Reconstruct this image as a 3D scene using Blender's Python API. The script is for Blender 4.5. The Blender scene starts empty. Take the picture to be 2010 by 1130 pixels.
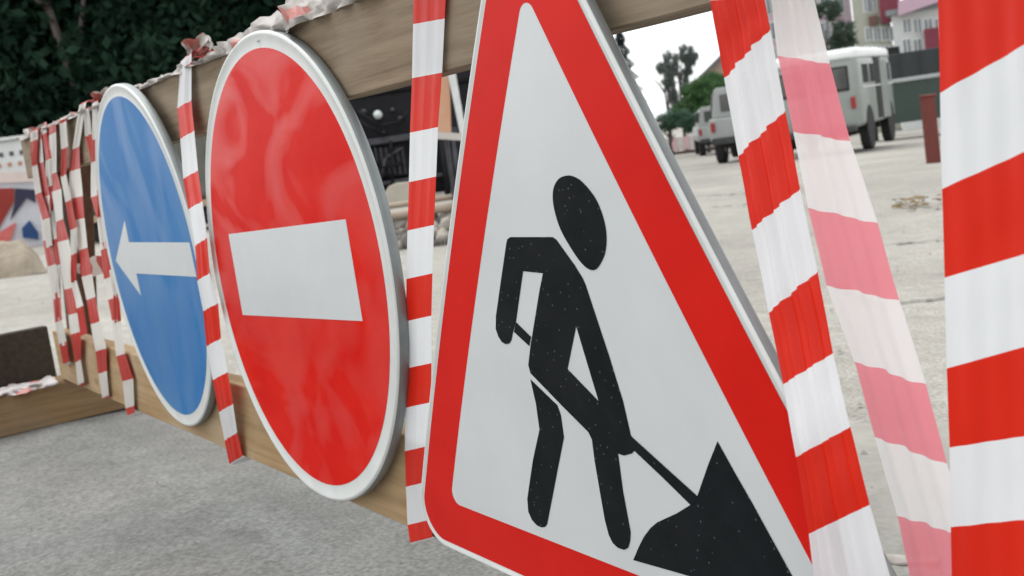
import bpy, bmesh, math, random
import numpy as np
from mathutils import Vector, Matrix, noise
from mathutils.geometry import tessellate_polygon

random.seed(7)
np.random.seed(7)
S = bpy.context.scene
COL = S.collection
PI = math.pi

# ------------------------------------------------------------------ camera
RC = np.array([[0.5272240503560273, 0.032113808319767276, -0.8491192519554518],
               [0.8377223957886591, -0.18701768198833701, 0.5130746283123122],
               [-0.14232353396502181, -0.9818314977321256, -0.12550267622961933]])
CP = np.array([1.6778, -0.6325, 0.6626])
FPX = 2332.0
cam_d = bpy.data.cameras.new('camera')
cam = bpy.data.objects.new('camera', cam_d)
COL.objects.link(cam)
cam_d.sensor_width = 36.0
cam_d.lens = 36.0 * FPX / 2010.0
cam_d.clip_start = 0.02
cam_d.clip_end = 2000.0
cam_d.dof.use_dof = True
cam_d.dof.focus_distance = 1.25
cam_d.dof.aperture_fstop = 12.0
M = Matrix(((RC[0, 0], -RC[0, 1], -RC[0, 2], CP[0]),
            (RC[1, 0], -RC[1, 1], -RC[1, 2], CP[1]),
            (RC[2, 0], -RC[2, 1], -RC[2, 2], CP[2]),
            (0, 0, 0, 1)))
cam.matrix_world = M
S.camera = cam

# ------------------------------------------------------------------ overcast sky and soft sun
SUN_EL, SUN_AZ = math.radians(62), math.radians(262)
W = bpy.data.worlds.new("World")
S.world = W
W.use_nodes = True
nt = W.node_tree
nt.nodes.clear()
sky = nt.nodes.new('ShaderNodeTexSky')
sky.sky_type = 'NISHITA'
sky.sun_disc = False
sky.sun_elevation = SUN_EL
sky.sun_rotation = SUN_AZ
sky.dust_density = 3.0
sky.air_density = 1.0
hs = nt.nodes.new('ShaderNodeHueSaturation')
hs.inputs['Saturation'].default_value = 0.16
bg = nt.nodes.new('ShaderNodeBackground')
bg.inputs['Strength'].default_value = 0.15
wo = nt.nodes.new('ShaderNodeOutputWorld')
nt.links.new(sky.outputs[0], hs.inputs['Color'])
# overcast: an even, faintly mottled cloud layer over most of the clear sky
cn = nt.nodes.new('ShaderNodeTexNoise'); cn.inputs['Scale'].default_value = 2.5; cn.inputs['Detail'].default_value = 4
cr_ = nt.nodes.new('ShaderNodeValToRGB')
cr_.color_ramp.elements[0].color = (4.6, 4.75, 4.9, 1); cr_.color_ramp.elements[1].color = (5.8, 5.85, 5.9, 1)
nt.links.new(cn.outputs['Fac'], cr_.inputs[0])
cm = nt.nodes.new('ShaderNodeMix'); cm.data_type = 'RGBA'; cm.inputs[0].default_value = 0.7
nt.links.new(hs.outputs[0], cm.inputs[6]); nt.links.new(cr_.outputs[0], cm.inputs[7])
nt.links.new(cm.outputs[2], bg.inputs[0])
nt.links.new(bg.outputs[0], wo.inputs[0])
sun_d = bpy.data.lights.new('sun', 'SUN')
sun_d.energy = 0.5
sun_d.angle = math.radians(60)
sun_d.color = (1.0, 0.97, 0.92)
sun = bpy.data.objects.new('sun', sun_d)
COL.objects.link(sun)
sdir = Vector((math.sin(SUN_AZ) * math.cos(SUN_EL), math.cos(SUN_AZ) * math.cos(SUN_EL), math.sin(SUN_EL)))
sun.rotation_euler = sdir.to_track_quat('Z', 'Y').to_euler()
S.view_settings.view_transform = 'Standard'
S.view_settings.look = 'None'
S.view_settings.exposure = 1.03
S.view_settings.gamma = 1.0
S.view_settings.use_curve_mapping = False
S.cycles.max_bounces = 8
S.cycles.transparent_max_bounces = 12

# ------------------------------------------------------------------ measuring helpers
SL = 0.037                       # the yard beyond the barrier falls away gently


def ray(x, y):
    return RC @ np.array([(x - 1005.0) / FPX, (y - 565.0) / FPX, 1.0])


def onY(x, y, Y=0.0):
    d = ray(x, y)
    return CP + d * (Y - CP[1]) / d[1]


def onX(x, y, X):
    d = ray(x, y)
    return CP + d * (X - CP[0]) / d[0]


def at(x, y, t):
    return CP + ray(x, y) * t


def gz(X, Y):
    return -SL * min(max(Y, 0.0), 75.0)


# ------------------------------------------------------------------ object helpers
def tag(o, label=None, cat=None, group=None, kind=None):
    if label: o['label'] = label
    if cat: o['category'] = cat
    if group: o['group'] = group
    if kind: o['kind'] = kind
    return o


def empty(name, loc, rz=0.0, label=None, cat=None, group=None):
    o = bpy.data.objects.new(name, None)
    COL.objects.link(o)
    o.location = loc
    o.rotation_euler = (0, 0, rz)
    o.empty_display_size = 0.1
    return tag(o, label, cat, group)


def copy_tree(o, parent=None):
    c = o.copy()
    COL.objects.link(c)
    c.parent = parent
    for ch in list(o.children):
        copy_tree(ch, c)
    return c


class MB:
    def __init__(s):
        s.v, s.f, s.m = [], [], []

    def add(s, vs, fs, mi=0):
        b = len(s.v)
        s.v += [tuple(float(q) for q in p) for p in vs]
        s.f += [tuple(b + i for i in f) for f in fs]
        s.m += [mi] * len(fs)
        return s

    def box(s, c, d, rz=0.0, mi=0, tilt=None):
        vs = []
        for z in (-1, 1):
            for x, y in ((-1, -1), (1, -1), (1, 1), (-1, 1)):
                p = Vector((x * d[0] / 2, y * d[1] / 2, z * d[2] / 2))
                if tilt is not None: p = tilt @ p
                if rz: p = Matrix.Rotation(rz, 3, 'Z') @ p
                vs.append(p + Vector(c))
        return s.add(vs, [(3, 2, 1, 0), (4, 5, 6, 7), (0, 1, 5, 4), (1, 2, 6, 5), (2, 3, 7, 6), (3, 0, 4, 7)], mi)

    def tube(s, p0, p1, r0, r1=None, n=12, mi=0, cap=True):
        r1 = r0 if r1 is None else r1
        p0, p1 = Vector(p0), Vector(p1)
        q = (p1 - p0).normalized().to_track_quat('Z', 'Y')
        vs = []
        for p, r in ((p0, r0), (p1, r1)):
            for k in range(n):
                a = 2 * PI * k / n
                vs.append(p + q @ Vector((r * math.cos(a), r * math.sin(a), 0)))
        fs = [(k, (k + 1) % n, n + (k + 1) % n, n + k) for k in range(n)]
        if cap: fs += [tuple(range(n - 1, -1, -1)), tuple(range(n, 2 * n))]
        return s.add(vs, fs, mi)

    def path(s, pts, r, n=8, mi=0):
        for a, b in zip(pts[:-1], pts[1:]): s.tube(a, b, r, r, n, mi)
        return s

    def prism(s, poly, y0, y1, mi=0):
        """poly in (x, z), extruded along y"""
        n = len(poly)
        vs = [(p[0], y0, p[1]) for p in poly] + [(p[0], y1, p[1]) for p in poly]
        fs = [tuple(range(n)), tuple(range(2 * n - 1, n - 1, -1))]
        fs += [(k, n + k, n + (k + 1) % n, (k + 1) % n) for k in range(n)]
        return s.add(vs, fs, mi)

    def lathe(s, prof, n=24, axis='Y', mi=0, o=(0, 0, 0)):
        """prof = [(radius, height)] about axis through o"""
        vs, fs = [], []
        for r, h in prof:
            for k in range(n):
                a = 2 * PI * k / n
                c, t = r * math.cos(a), r * math.sin(a)
                vs.append({'Y': (o[0] + c, o[1] + h, o[2] + t), 'Z': (o[0] + c, o[1] + t, o[2] + h),
                           'X': (o[0] + h, o[1] + c, o[2] + t)}[axis])
        for j in range(len(prof) - 1):
            for k in range(n):
                fs.append((j * n + k, j * n + (k + 1) % n, (j + 1) * n + (k + 1) % n, (j + 1) * n + k))
        return s.add(vs, fs, mi)

    def build(s, name, mats, parent=None, smooth=False, bevel=0.0, seg=2, fix=True):
        me = bpy.data.meshes.new(name)
        me.from_pydata(s.v, [], s.f)
        if not isinstance(mats, (list, tuple)): mats = [mats]
        for m in mats: me.materials.append(m)
        if len(mats) > 1: me.polygons.foreach_set('material_index', s.m)
        if fix:
            bm = bmesh.new(); bm.from_mesh(me)
            bmesh.ops.recalc_face_normals(bm, faces=bm.faces)
            bm.to_mesh(me); bm.free()
        if smooth: me.polygons.foreach_set('use_smooth', [True] * len(me.polygons))
        me.update()
        o = bpy.data.objects.new(name, me)
        COL.objects.link(o)
        o.parent = parent
        if bevel:
            b = o.modifiers.new('bevel', 'BEVEL')
            b.width = bevel; b.segments = seg; b.limit_method = 'ANGLE'; b.angle_limit = math.radians(35)
            if smooth:
                pass
        return o


# ------------------------------------------------------------------ materials
def mat(name, col, rough=0.7, col2=None, scale=6.0, amt=0.5, bump=0.0, bscale=None, stretch=(1, 1, 1),
        metal=0.0, spec=0.5, speck=None, coat=0.0, coord='Object', detail=6.0, trans=0.0, bdist=0.002, sheen_var=None, clear=0.0):
    m = bpy.data.materials.new(name)
    m.use_nodes = True
    n = m.node_tree
    N, L = n.nodes, n.links
    b = N['Principled BSDF']
    b.inputs['Roughness'].default_value = rough
    b.inputs['Metallic'].default_value = metal
    b.inputs['Specular IOR Level'].default_value = spec
    b.inputs['Coat Weight'].default_value = coat
    c4 = lambda c: (c[0], c[1], c[2], 1.0)
    b.inputs['Base Color'].default_value = c4(col)
    tc = N.new('ShaderNodeTexCoord')
    mp = N.new('ShaderNodeMapping')
    mp.inputs['Scale'].default_value = stretch
    L.new(tc.outputs[coord], mp.inputs[0])
    last = None
    if col2 is not None:
        nz = N.new('ShaderNodeTexNoise')
        nz.inputs['Scale'].default_value = scale
        nz.inputs['Detail'].default_value = detail
        nz.inputs['Roughness'].default_value = 0.62
        L.new(mp.outputs[0], nz.inputs['Vector'])
        cr = N.new('ShaderNodeValToRGB')
        w = 0.5 * (1 - amt) + 0.02
        cr.color_ramp.elements[0].position = 0.5 - w * 0.5
        cr.color_ramp.elements[1].position = 0.5 + w * 0.5
        cr.color_ramp.elements[0].color = c4(col)
        cr.color_ramp.elements[1].color = c4(col2)
        L.new(nz.outputs['Fac'], cr.inputs[0])
        last = cr.outputs[0]
        L.new(last, b.inputs['Base Color'])
    if speck is not None:
        sc, sz, scol = speck
        vz = N.new('ShaderNodeTexVoronoi')
        vz.inputs['Scale'].default_value = sc
        L.new(mp.outputs[0], vz.inputs['Vector'])
        lt = N.new('ShaderNodeMath'); lt.operation = 'LESS_THAN'
        lt.inputs[1].default_value = sz
        L.new(vz.outputs['Distance'], lt.inputs[0])
        mx = N.new('ShaderNodeMix'); mx.data_type = 'RGBA'
        L.new(lt.outputs[0], mx.inputs[0])
        if last: L.new(last, mx.inputs[6])
        else: mx.inputs[6].default_value = c4(col)
        mx.inputs[7].default_value = c4(scol)
        L.new(mx.outputs[2], b.inputs['Base Color'])
    if sheen_var:                 # patchy specular level, imitates blotchy reflections on the round signs
        sn = N.new('ShaderNodeTexNoise'); sn.inputs['Scale'].default_value = sheen_var[0]
        sn.inputs['Detail'].default_value = 2.5; sn.inputs['Distortion'].default_value = 1.2
        L.new(mp.outputs[0], sn.inputs['Vector'])
        mr = N.new('ShaderNodeMapRange'); mr.inputs[1].default_value = .42; mr.inputs[2].default_value = .62
        mr.inputs[3].default_value = sheen_var[1]; mr.inputs[4].default_value = sheen_var[2]
        L.new(sn.outputs['Fac'], mr.inputs[0]); L.new(mr.outputs[0], b.inputs['Specular IOR Level'])
    if bump:
        bz = N.new('ShaderNodeTexNoise')
        bz.inputs['Scale'].default_value = bscale or scale * 4
        bz.inputs['Detail'].default_value = 8.0
        L.new(mp.outputs[0], bz.inputs['Vector'])
        bp = N.new('ShaderNodeBump')
        bp.inputs['Strength'].default_value = bump
        bp.inputs['Distance'].default_value = bdist
        L.new(bz.outputs['Fac'], bp.inputs['Height'])
        L.new(bp.outputs[0], b.inputs['Normal'])
    if clear:
        out = N['Material Output']
        tp = N.new('ShaderNodeBsdfTransparent')
    if trans:
        out = N['Material Output']
        tr = N.new('ShaderNodeBsdfTranslucent')
        mixs = N.new('ShaderNodeMixShader')
        mixs.inputs[0].default_value = trans
        tr.inputs[0].default_value = c4(col)
        L.new(b.outputs[0], mixs.inputs[1]); L.new(tr.outputs[0], mixs.inputs[2])
        L.new(mixs.outputs[0], out.inputs[0])
        if clear:
            mc = N.new('ShaderNodeMixShader'); mc.inputs[0].default_value = clear
            L.new(mixs.outputs[0], mc.inputs[1]); L.new(tp.outputs[0], mc.inputs[2])
            L.new(mc.outputs[0], out.inputs[0])
    return m


def ground_mat(name, a, b_, patch, cscale=1.2, stains=(0.05, 0.05, 0.048), fade=None):
    """rough worn paving: broad dusty patches, fine grit, darker stains, fine cracks, bump"""
    m = bpy.data.materials.new(name)
    m.use_nodes = True
    N, L = m.node_tree.nodes, m.node_tree.links
    p = N['Principled BSDF']
    p.inputs['Roughness'].default_value = 0.92
    p.inputs['Specular IOR Level'].default_value = 0.25
    tc = N.new('ShaderNodeTexCoord')

    def nz(scale, det=7, rough=.6, off=0):
        mp = N.new('ShaderNodeMapping'); mp.inputs['Location'].default_value = (off, off * 2, 0)
        L.new(tc.outputs['Object'], mp.inputs[0])
        t = N.new('ShaderNodeTexNoise'); t.inputs['Scale'].default_value = scale
        t.inputs['Detail'].default_value = det; t.inputs['Roughness'].default_value = rough
        L.new(mp.outputs[0], t.inputs['Vector'])
        return t.outputs['Fac']

    def ramp(fac, p0, p1, c0=(0, 0, 0), c1=(1, 1, 1)):
        r = N.new('ShaderNodeValToRGB')
        r.color_ramp.elements[0].position = p0; r.color_ramp.elements[1].position = p1
        r.color_ramp.elements[0].color = (*c0, 1); r.color_ramp.elements[1].color = (*c1, 1)
        L.new(fac, r.inputs[0]); return r.outputs[0]

    def mix(f, a_, b2, mode='MIX'):
        x = N.new('ShaderNodeMix'); x.data_type = 'RGBA'; x.blend_type = mode
        if isinstance(f, float): x.inputs[0].default_value = f
        else: L.new(f, x.inputs[0])
        for i, q in ((6, a_), (7, b2)):
            if isinstance(q, tuple): x.inputs[i].default_value = (*q, 1)
            else: L.new(q, x.inputs[i])
        return x.outputs[2]
    base = mix(ramp(nz(cscale), .38, .62), a, b_)
    base = mix(ramp(nz(cscale * .37, off=7), .5, .66), base, patch)
    grit = ramp(nz(95.0, 3, .7, 3), .3, .7, (.62, .62, .62), (1.3, 1.3, 1.3))
    base = mix(1.0, base, grit, 'MULTIPLY')
    mid = ramp(nz(11.0, 6, .65, 5), .3, .7, (.84, .84, .84), (1.12, 1.12, 1.12))
    base = mix(1.0, base, mid, 'MULTIPLY')
    st = ramp(nz(3.3, 5, .6, 11), .62, .74)
    sm = N.new('ShaderNodeMath'); sm.operation = 'MULTIPLY'; sm.inputs[1].default_value = .45
    L.new(st, sm.inputs[0])
    base = mix(sm.outputs[0], base, stains)
    if fade:                       # dust carried onto the asphalt from the yard side
        sx = N.new('ShaderNodeSeparateXYZ'); L.new(tc.outputs['Object'], sx.inputs[0])
        ad = N.new('ShaderNodeMath'); ad.operation = 'MULTIPLY_ADD'; ad.inputs[1].default_value = 1.5
        L.new(nz(2.2, 6, .6, 17), ad.inputs[0]); L.new(sx.outputs['Y'], ad.inputs[2])
        fr = N.new('ShaderNodeMapRange'); fr.inputs[1].default_value = fade[1] + .6; fr.inputs[2].default_value = fade[2] + .75
        L.new(ad.outputs[0], fr.inputs[0])
        base = mix(fr.outputs[0], base, mix(1.0, fade[0], mid, 'MULTIPLY'))
    L.new(base, p.inputs['Base Color'])
    bp = N.new('ShaderNodeBump'); bp.inputs['Strength'].default_value = .8; bp.inputs['Distance'].default_value = .004
    L.new(nz(60.0, 9, .7, 1), bp.inputs['Height'])
    L.new(bp.outputs[0], p.inputs['Normal'])
    return m


def wood_mat(name, c0, c1, dust, dustamt=.4, rough=.85, gs=1.0):
    m = bpy.data.materials.new(name)
    m.use_nodes = True
    N, L = m.node_tree.nodes, m.node_tree.links
    p = N['Principled BSDF']
    p.inputs['Roughness'].default_value = rough
    p.inputs['Specular IOR Level'].default_value = 0.25
    tc = N.new('ShaderNodeTexCoord')
    mp = N.new('ShaderNodeMapping'); mp.inputs['Scale'].default_value = (1.3 * gs, 26 * gs, 26 * gs)
    L.new(tc.outputs['Object'], mp.inputs[0])
    g = N.new('ShaderNodeTexNoise'); g.inputs['Scale'].default_value = 2.2; g.inputs['Detail'].default_value = 9
    g.inputs['Roughness'].default_value = .65; g.inputs['Distortion'].default_value = .35
    L.new(mp.outputs[0], g.inputs['Vector'])
    r = N.new('ShaderNodeValToRGB')
    r.color_ramp.elements[0].position = .32; r.color_ramp.elements[1].position = .68
    r.color_ramp.elements[0].color = (*c0, 1); r.color_ramp.elements[1].color = (*c1, 1)
    L.new(g.outputs['Fac'], r.inputs[0])
    d = N.new('ShaderNodeTexNoise'); d.inputs['Scale'].default_value = 4.5; d.inputs['Detail'].default_value = 7
    L.new(tc.outputs['Object'], d.inputs['Vector'])
    dr = N.new('ShaderNodeValToRGB')
    dr.color_ramp.elements[0].position = .40; dr.color_ramp.elements[1].position = .65
    dr.color_ramp.elements[0].color = (0, 0, 0, 1); dr.color_ramp.elements[1].color = (dustamt,) * 3 + (1,)
    L.new(d.outputs['Fac'], dr.inputs[0])
    mx = N.new('ShaderNodeMix'); mx.data_type = 'RGBA'
    L.new(dr.outputs[0], mx.inputs[0]); L.new(r.outputs[0], mx.inputs[6]); mx.inputs[7].default_value = (*dust, 1)
    # knots and mud spots
    v = N.new('ShaderNodeTexVoronoi'); v.inputs['Scale'].default_value = 3.1
    mp2 = N.new('ShaderNodeMapping'); mp2.inputs['Scale'].default_value = (1, 2.2, 2.2)
    L.new(tc.outputs['Object'], mp2.inputs[0]); L.new(mp2.outputs[0], v.inputs['Vector'])
    vr = N.new('ShaderNodeValToRGB')
    vr.color_ramp.elements[0].position = .03; vr.color_ramp.elements[1].position = .11
    vr.color_ramp.elements[0].color = (.45, .38, .32, 1); vr.color_ramp.elements[1].color = (1, 1, 1, 1)
    L.new(v.outputs['Distance'], vr.inputs[0])
    m2 = N.new('ShaderNodeMix'); m2.data_type = 'RGBA'; m2.blend_type = 'MULTIPLY'; m2.inputs[0].default_value = .8
    L.new(mx.outputs[2], m2.inputs[6]); L.new(vr.outputs[0], m2.inputs[7])
    L.new(m2.outputs[2], p.inputs['Base Color'])
    bp = N.new('ShaderNodeBump'); bp.inputs['Strength'].default_value = .7; bp.inputs['Distance'].default_value = .0015
    L.new(g.outputs['Fac'], bp.inputs['Height']); L.new(bp.outputs[0], p.inputs['Normal'])
    return m


def tape_mat(name, col, tr=0.25, rough=.38, clear=0.0):
    m = mat(name, col, rough, tuple(c * .93 for c in col), 30, .2, bump=.25, bscale=55, stretch=(1, 1, .25), trans=tr, bdist=.001, spec=.28, clear=clear)
    return m


M_RED = (0.62, 0.022, 0.010)
m_asph = ground_mat('asphalt', (.185, .19, .178), (.225, .227, .215), (.26, .257, .24), fade=((.33, .315, .28), .35, 1.15))
m_yard = ground_mat('dusty_concrete', (.29, .275, .245), (.37, .355, .315), (.42, .40, .355), .5, (.2, .19, .17))
m_board = wood_mat('weathered_top_wood', (.15, .105, .066), (.31, .235, .16), (.33, .28, .21), .45)
m_board2 = wood_mat('raw_bottom_wood', (.27, .165, .075), (.42, .285, .15), (.48, .39, .27), .45)
m_beam = wood_mat('dark_beam_wood', (.085, .05, .024), (.17, .105, .05), (.16, .13, .09), .35)
m_dark = wood_mat('dark_plank_wood', (.03, .022, .015), (.055, .042, .03), (.07, .06, .045), .3)  # very dark brown grain tones for the plank behind the beam
m_redpost = mat('rust_red_paint', (.16, .025, .016), .6, (.10, .02, .015), 9, .3, bump=.3)
m_signw = mat('white_sign_film', (.62, .64, .64), .42, (.50, .52, .52), 4.5, -.4, speck=(210, .05, (.42, .43, .43)), coat=.15)
m_signr = mat('red_sign_film', (.54, .006, .003), .4, (.62, .012, .006), 7, .2, speck=(190, .05, (.42, .02, .015)), spec=.1)
m_signr2 = mat('red_round_sign_film', (.58, .006, .003), .36, (.64, .016, .008), 6.5, .45, stretch=(1, 1, 1.6), speck=(190, .05, (.45, .02, .015)), spec=.4, sheen_var=(4.2, .03, .30))  # lighter blotches and patchy sheen put reflections into the red film
m_signb = mat('blue_sign_film', (.020, .150, .40), .42, (.050, .19, .42), 6, .1, stretch=(1, 1, .8), speck=(170, .06, (.14, .24, .42)), spec=.3, sheen_var=(4.0, .05, .45))
m_signk = mat('black_sign_film', (.006, .008, .009), .6, (.012, .014, .016), 20, .2, spec=.06, speck=(120, .12, (.075, .08, .085)))
m_rimw = mat('white_sign_rim', (.66, .68, .66), .4, (.56, .58, .56), 12, .25, coat=.2)
m_zinc = mat('zinc_sheet_edge', (.20, .22, .22), .5, (.28, .30, .30), 14, .25, metal=.55)
m_tr = tape_mat('red_tape', (.68, .018, .004), .18)
m_tw = tape_mat('white_tape', (.78, .79, .80), .22)
m_tp = tape_mat('pink_tape_back', (.98, .30, .36), .5, clear=.10)
m_tpw = tape_mat('pale_tape_back', (1.0, 1.0, .99), .45, clear=.10)
m_trd = tape_mat('dusty_red_tape', (.50, .050, .040), .18)
m_twd = tape_mat('dusty_white_tape', (.72, .69, .64), .2)
m_film = mat('crumpled_film', (.52, .48, .44), .35, (.22, .19, .165), 26, .3, bump=.4, trans=.2)
m_filmr = mat('crumpled_red_film', (.40, .10, .08), .45, (.55, .25, .22), 22, .3, bump=.4)

# ================================================================== SETTING
def sheet(name, xs, ys, m, dz=0.0, bumpy=0.0):
    v, f = [], []
    for y in ys:
        for x in xs:
            b = bumpy * noise.noise(Vector((x * .7, y * .7, 3))) + bumpy * .35 * noise.noise(Vector((x * 4.1, y * 4.1, 9))) if bumpy else 0
            v.append((x, y, gz(x, y) + dz + b))
    nx = len(xs)
    for j in range(len(ys) - 1):
        for i in range(nx - 1):
            a = j * nx + i
            f.append((a, a + 1, a + nx + 1, a + nx))
    mb = MB(); mb.add(v, f)
    o = mb.build(name, m, smooth=True)
    return tag(o, kind='structure')


# outer terrain, then the yard paving, then the worn asphalt round the barrier
sheet('ground', [-900, -300, -130, -60, 0, 60, 200, 900], [-900, -200, -60, 0, 0.5, 25, 50, 75, 130, 300, 900], m_yard, -0.012)
sheet('yard', list(np.linspace(-60, 40, 60)), [-40, -20, -10, -5, -2] + list(np.linspace(0, 60, 60)), m_yard, 0.0)


def asph():
    # asphalt apron with an irregular far edge
    xs = np.linspace(-12, 8, 161)
    v, f = [], []
    rows = 26
    for i, x in enumerate(xs):
        far = 1.25 + .35 * noise.noise(Vector((x * .5, 0, 0))) + .12 * noise.noise(Vector((x * 3, 5, 0)))
        if x < -2.3: far = -.6 + .3 * noise.noise(Vector((x * .5, 0, 0)))
        for j in range(rows):
            y = -6 + (far + 6) * (j / (rows - 1)) ** .7
            v.append((x, y, gz(x, y) + .006 + .002 * noise.noise(Vector((x * 3, y * 3, 0)))))
    for i in range(len(xs) - 1):
        for j in range(rows - 1):
            a = i * rows + j
            f.append((a, a + rows, a + rows + 1, a + 1))
    mb = MB(); mb.add(v, f)
    return tag(mb.build('asphalt_apron', m_asph, smooth=True), kind='structure')


asph()


def chips():
    mb = MB()
    for k in range(1500):
        if k < 800:
            x, y = random.uniform(-2.0, 1.5), random.uniform(-1.0, .9)
        else:
            x, y = random.uniform(-12, 1), random.uniform(.6, 9)
        r = random.uniform(.0012, .0038) * (1 if k < 800 else 2.6)
        a = random.random() * 6.28
        c = Vector((x, y, gz(x, y) + .006 + r * .25))
        vs = []
        for q in range(5):
            rr = r * random.uniform(.7, 1.25)
            vs.append(c + Vector((rr * math.cos(a + q * 1.257), rr * math.sin(a + q * 1.257), -r * .3)))
        vs.append(c + Vector((0, 0, r * .7)))
        mb.add(vs, [(0, 1, 5), (1, 2, 5), (2, 3, 5), (3, 4, 5), (4, 0, 5)])
    o = mb.build('gravel_chips', mat('grit', (.20, .19, .18), .9, (.42, .39, .35), 3, .1), fix=False)
    return tag(o, 'scattered small stone chips lying on the grey paving', 'gravel', kind='stuff')


chips()

# ================================================================== THE BARRIER
BY = 0.022


def plank(name, m, parent, pts, y0, y1, seg=40, wob=.0016, seed=0):
    """pts: (xL, zbL, ztL, xR, zbR, ztR); a sawn plank with slightly uneven edges"""
    xL, bL, tL, xR, bR, tR = pts
    v, f = [], []
    nz_ = 6
    for i in range(seg + 1):
        u = i / seg
        x = xL + (xR - xL) * u
        b = bL + (bR - bL) * u + wob * noise.noise(Vector((x * 5, seed, 0)))
        t = tL + (tR - tL) * u + wob * 1.5 * noise.noise(Vector((x * 6, seed + 9, 0)))
        w = wob * .8 * noise.noise(Vector((x * 2, seed + 4, 0)))
        for (yy, zz) in ((y0 + w, b + .002), (y0 + w + .002, b), (y1, b), (y1, t), (y0 + w + .002, t), (y0 + w, t - .002)):
            v.append((x, yy, zz))
    for i in range(seg):
        for k in range(6):
            a = i * 6 + k; c = i * 6 + (k + 1) % 6
            f.append((a, c, c + 6, a + 6))
    f.append(tuple(range(6))); f.append(tuple(seg * 6 + k for k in range(5, -1, -1)))
    mb = MB(); mb.add(v, f)
    return mb.build(name, m, parent)


bar = empty('wooden_barrier', (0, 0, 0), 0,
            'long wooden plank barrier on the asphalt that carries the three road signs', 'barrier')
plank('top_board', m_board, bar, (-2.02, .742, .856, 2.1, .742, .860), BY, BY + .04, 90, seed=1)
plank('bottom_board', m_board2, bar, (-2.10, .135, .283, .955, .164, .296), BY, BY + .04, 80, seed=2)


def slanted(name, m, parent, a, b, w, y0, y1, bev=.003):
    """leaning batten between (x,z) a and b, width w along x"""
    mb = MB()
    mb.prism([(a[0] - w / 2, a[1]), (a[0] + w / 2, a[1]), (b[0] + w / 2, b[1]), (b[0] - w / 2, b[1])], y0, y1)
    return mb.build(name, m, parent, bevel=bev)


m_post = wood_mat('brown_post_wood', (.075, .035, .02), (.12, .065, .04), (.15, .10, .07), .3)
pp = [onY(x, y, .064) for x, y in ((98, 300), (144, 300), (164, 700), (136, 700))]
MB().prism([(p_[0], p_[2]) for p_ in pp], .064, .11).build('post', m_post, bar, bevel=.003)
slanted('post', m_post, bar, (.62, .17), (.66, .85), .09, .064, .11)
slanted('post', m_post, bar, (1.62, .02), (1.62, .85), .09, .064, .11)
# nail heads on the boards
for x, z in ((-1.80, .80), (-1.74, .77), (-2.03, .21), (.63, .80), (.66, .77), (.61, .25), (1.60, .80)):
    mbn = MB(); mbn.lathe([(0.0, -.0012), (.003, -.0012), (.003, .001)], 8, 'Y', o=(x, BY, z))
    mbn.build('nail_head', m_zinc, bar)

beam = empty('timber_beam', (-2.06, 0, 0), 0,
             'dark brown square timber beam lying on the asphalt under the left end of the barrier', 'beam')
mb = MB()
n = 36
for i in range(n + 1):
    y = -1.9 + 2.15 * i / n
    w = .003 * noise.noise(Vector((y * 3, 0, 0)))
    h = .130 + .003 * noise.noise(Vector((y * 4, 7, 0)))
    mb.v += [(0 + w, y, .008), (0 + w, y, h - .006), (-.006 + w, y, h), (-.150, y, h), (-.150, y, .008)]
for i in range(n):
    for k in range(5):
        a, c = i * 5 + k, i * 5 + (k + 1) % 5
        mb.f.append((a, c, c + 5, a + 5)); mb.m.append(0)
mb.f += [tuple(range(5)), tuple(n * 5 + k for k in range(4, -1, -1))]; mb.m += [0, 0]
m_beam2 = wood_mat('beam_side_wood', (.13, .075, .032), (.27, .165, .08), (.24, .20, .14), .4)
m_beam2.node_tree.nodes['Mapping'].inputs['Scale'].default_value = (26, 1.3, 26)
mb.build('beam_body', m_beam2, beam)

beam2 = MB().box((1.60, .05, .065), (.13, .9, .13)).build('timber_beam', m_beam, bevel=.004)
tag(beam2, 'square timber beam under the near right end of the wooden barrier', 'beam')

dk = empty('dark_plank', (-2.30, 0, 0), 0, 'dark plank standing on edge behind the film covered beam at far left', 'plank')
mb = MB().box((0, -.85, .152), (.05, 1.78, .262))
mb.build('plank_body', m_dark, dk, bevel=.004)
MB().box((0, -1.2, .2845), (.05, .9, .003)).build('dust_film', m_film, dk)


# ------------------------------------------------------------------ crumpled film on top edges
def crumple(name, p0, p1, w, h, seed, mats, n=120, m=10, frac=.18, lump=()):
    p0, p1 = Vector(p0), Vector(p1)
    d = (p1 - p0); Ln = d.length; d.normalize()
    side = Vector((-d.y, d.x, 0)).normalized(); up = Vector((0, 0, 1))
    mb = MB()
    for i in range(n + 1):
        u = i / n
        env = .55 + .45 * noise.noise(Vector((u * Ln * 7, seed, 0))) + .3 * noise.noise(Vector((u * Ln * 23, seed, 4)))
        for lu, lw, lh in lump:
            env += lh * math.exp(-((u - lu) / lw) ** 2)
        env = max(env, .12)
        c = p0 + d * (u * Ln)
        for j in range(m):
            a = PI * (1.15 * j / (m - 1) - .075)
            rr = 1 + .75 * noise.noise(Vector((u * Ln * 16 + j * .35, j * 1.1, seed))) + .5 * noise.noise(Vector((u * Ln * 45 - j * .5, j * 1.9, seed + 3)))
            mb.v.append(tuple(c + side * (math.cos(a) * w * rr) + up * (math.sin(a) * h * env * rr * 1.0 - .002)))
    for i in range(n):
        for j in range(m - 1):
            a = i * m + j
            red = noise.noise(Vector((i / n * Ln * 14, j * .35, seed + 20))) > (.45 - frac)
            mb.f.append((a, a + 1, a + m + 1, a + m)); mb.m.append(1 if red else 0)
    return mb.build(name, mats, fix=True, smooth=True)


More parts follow.
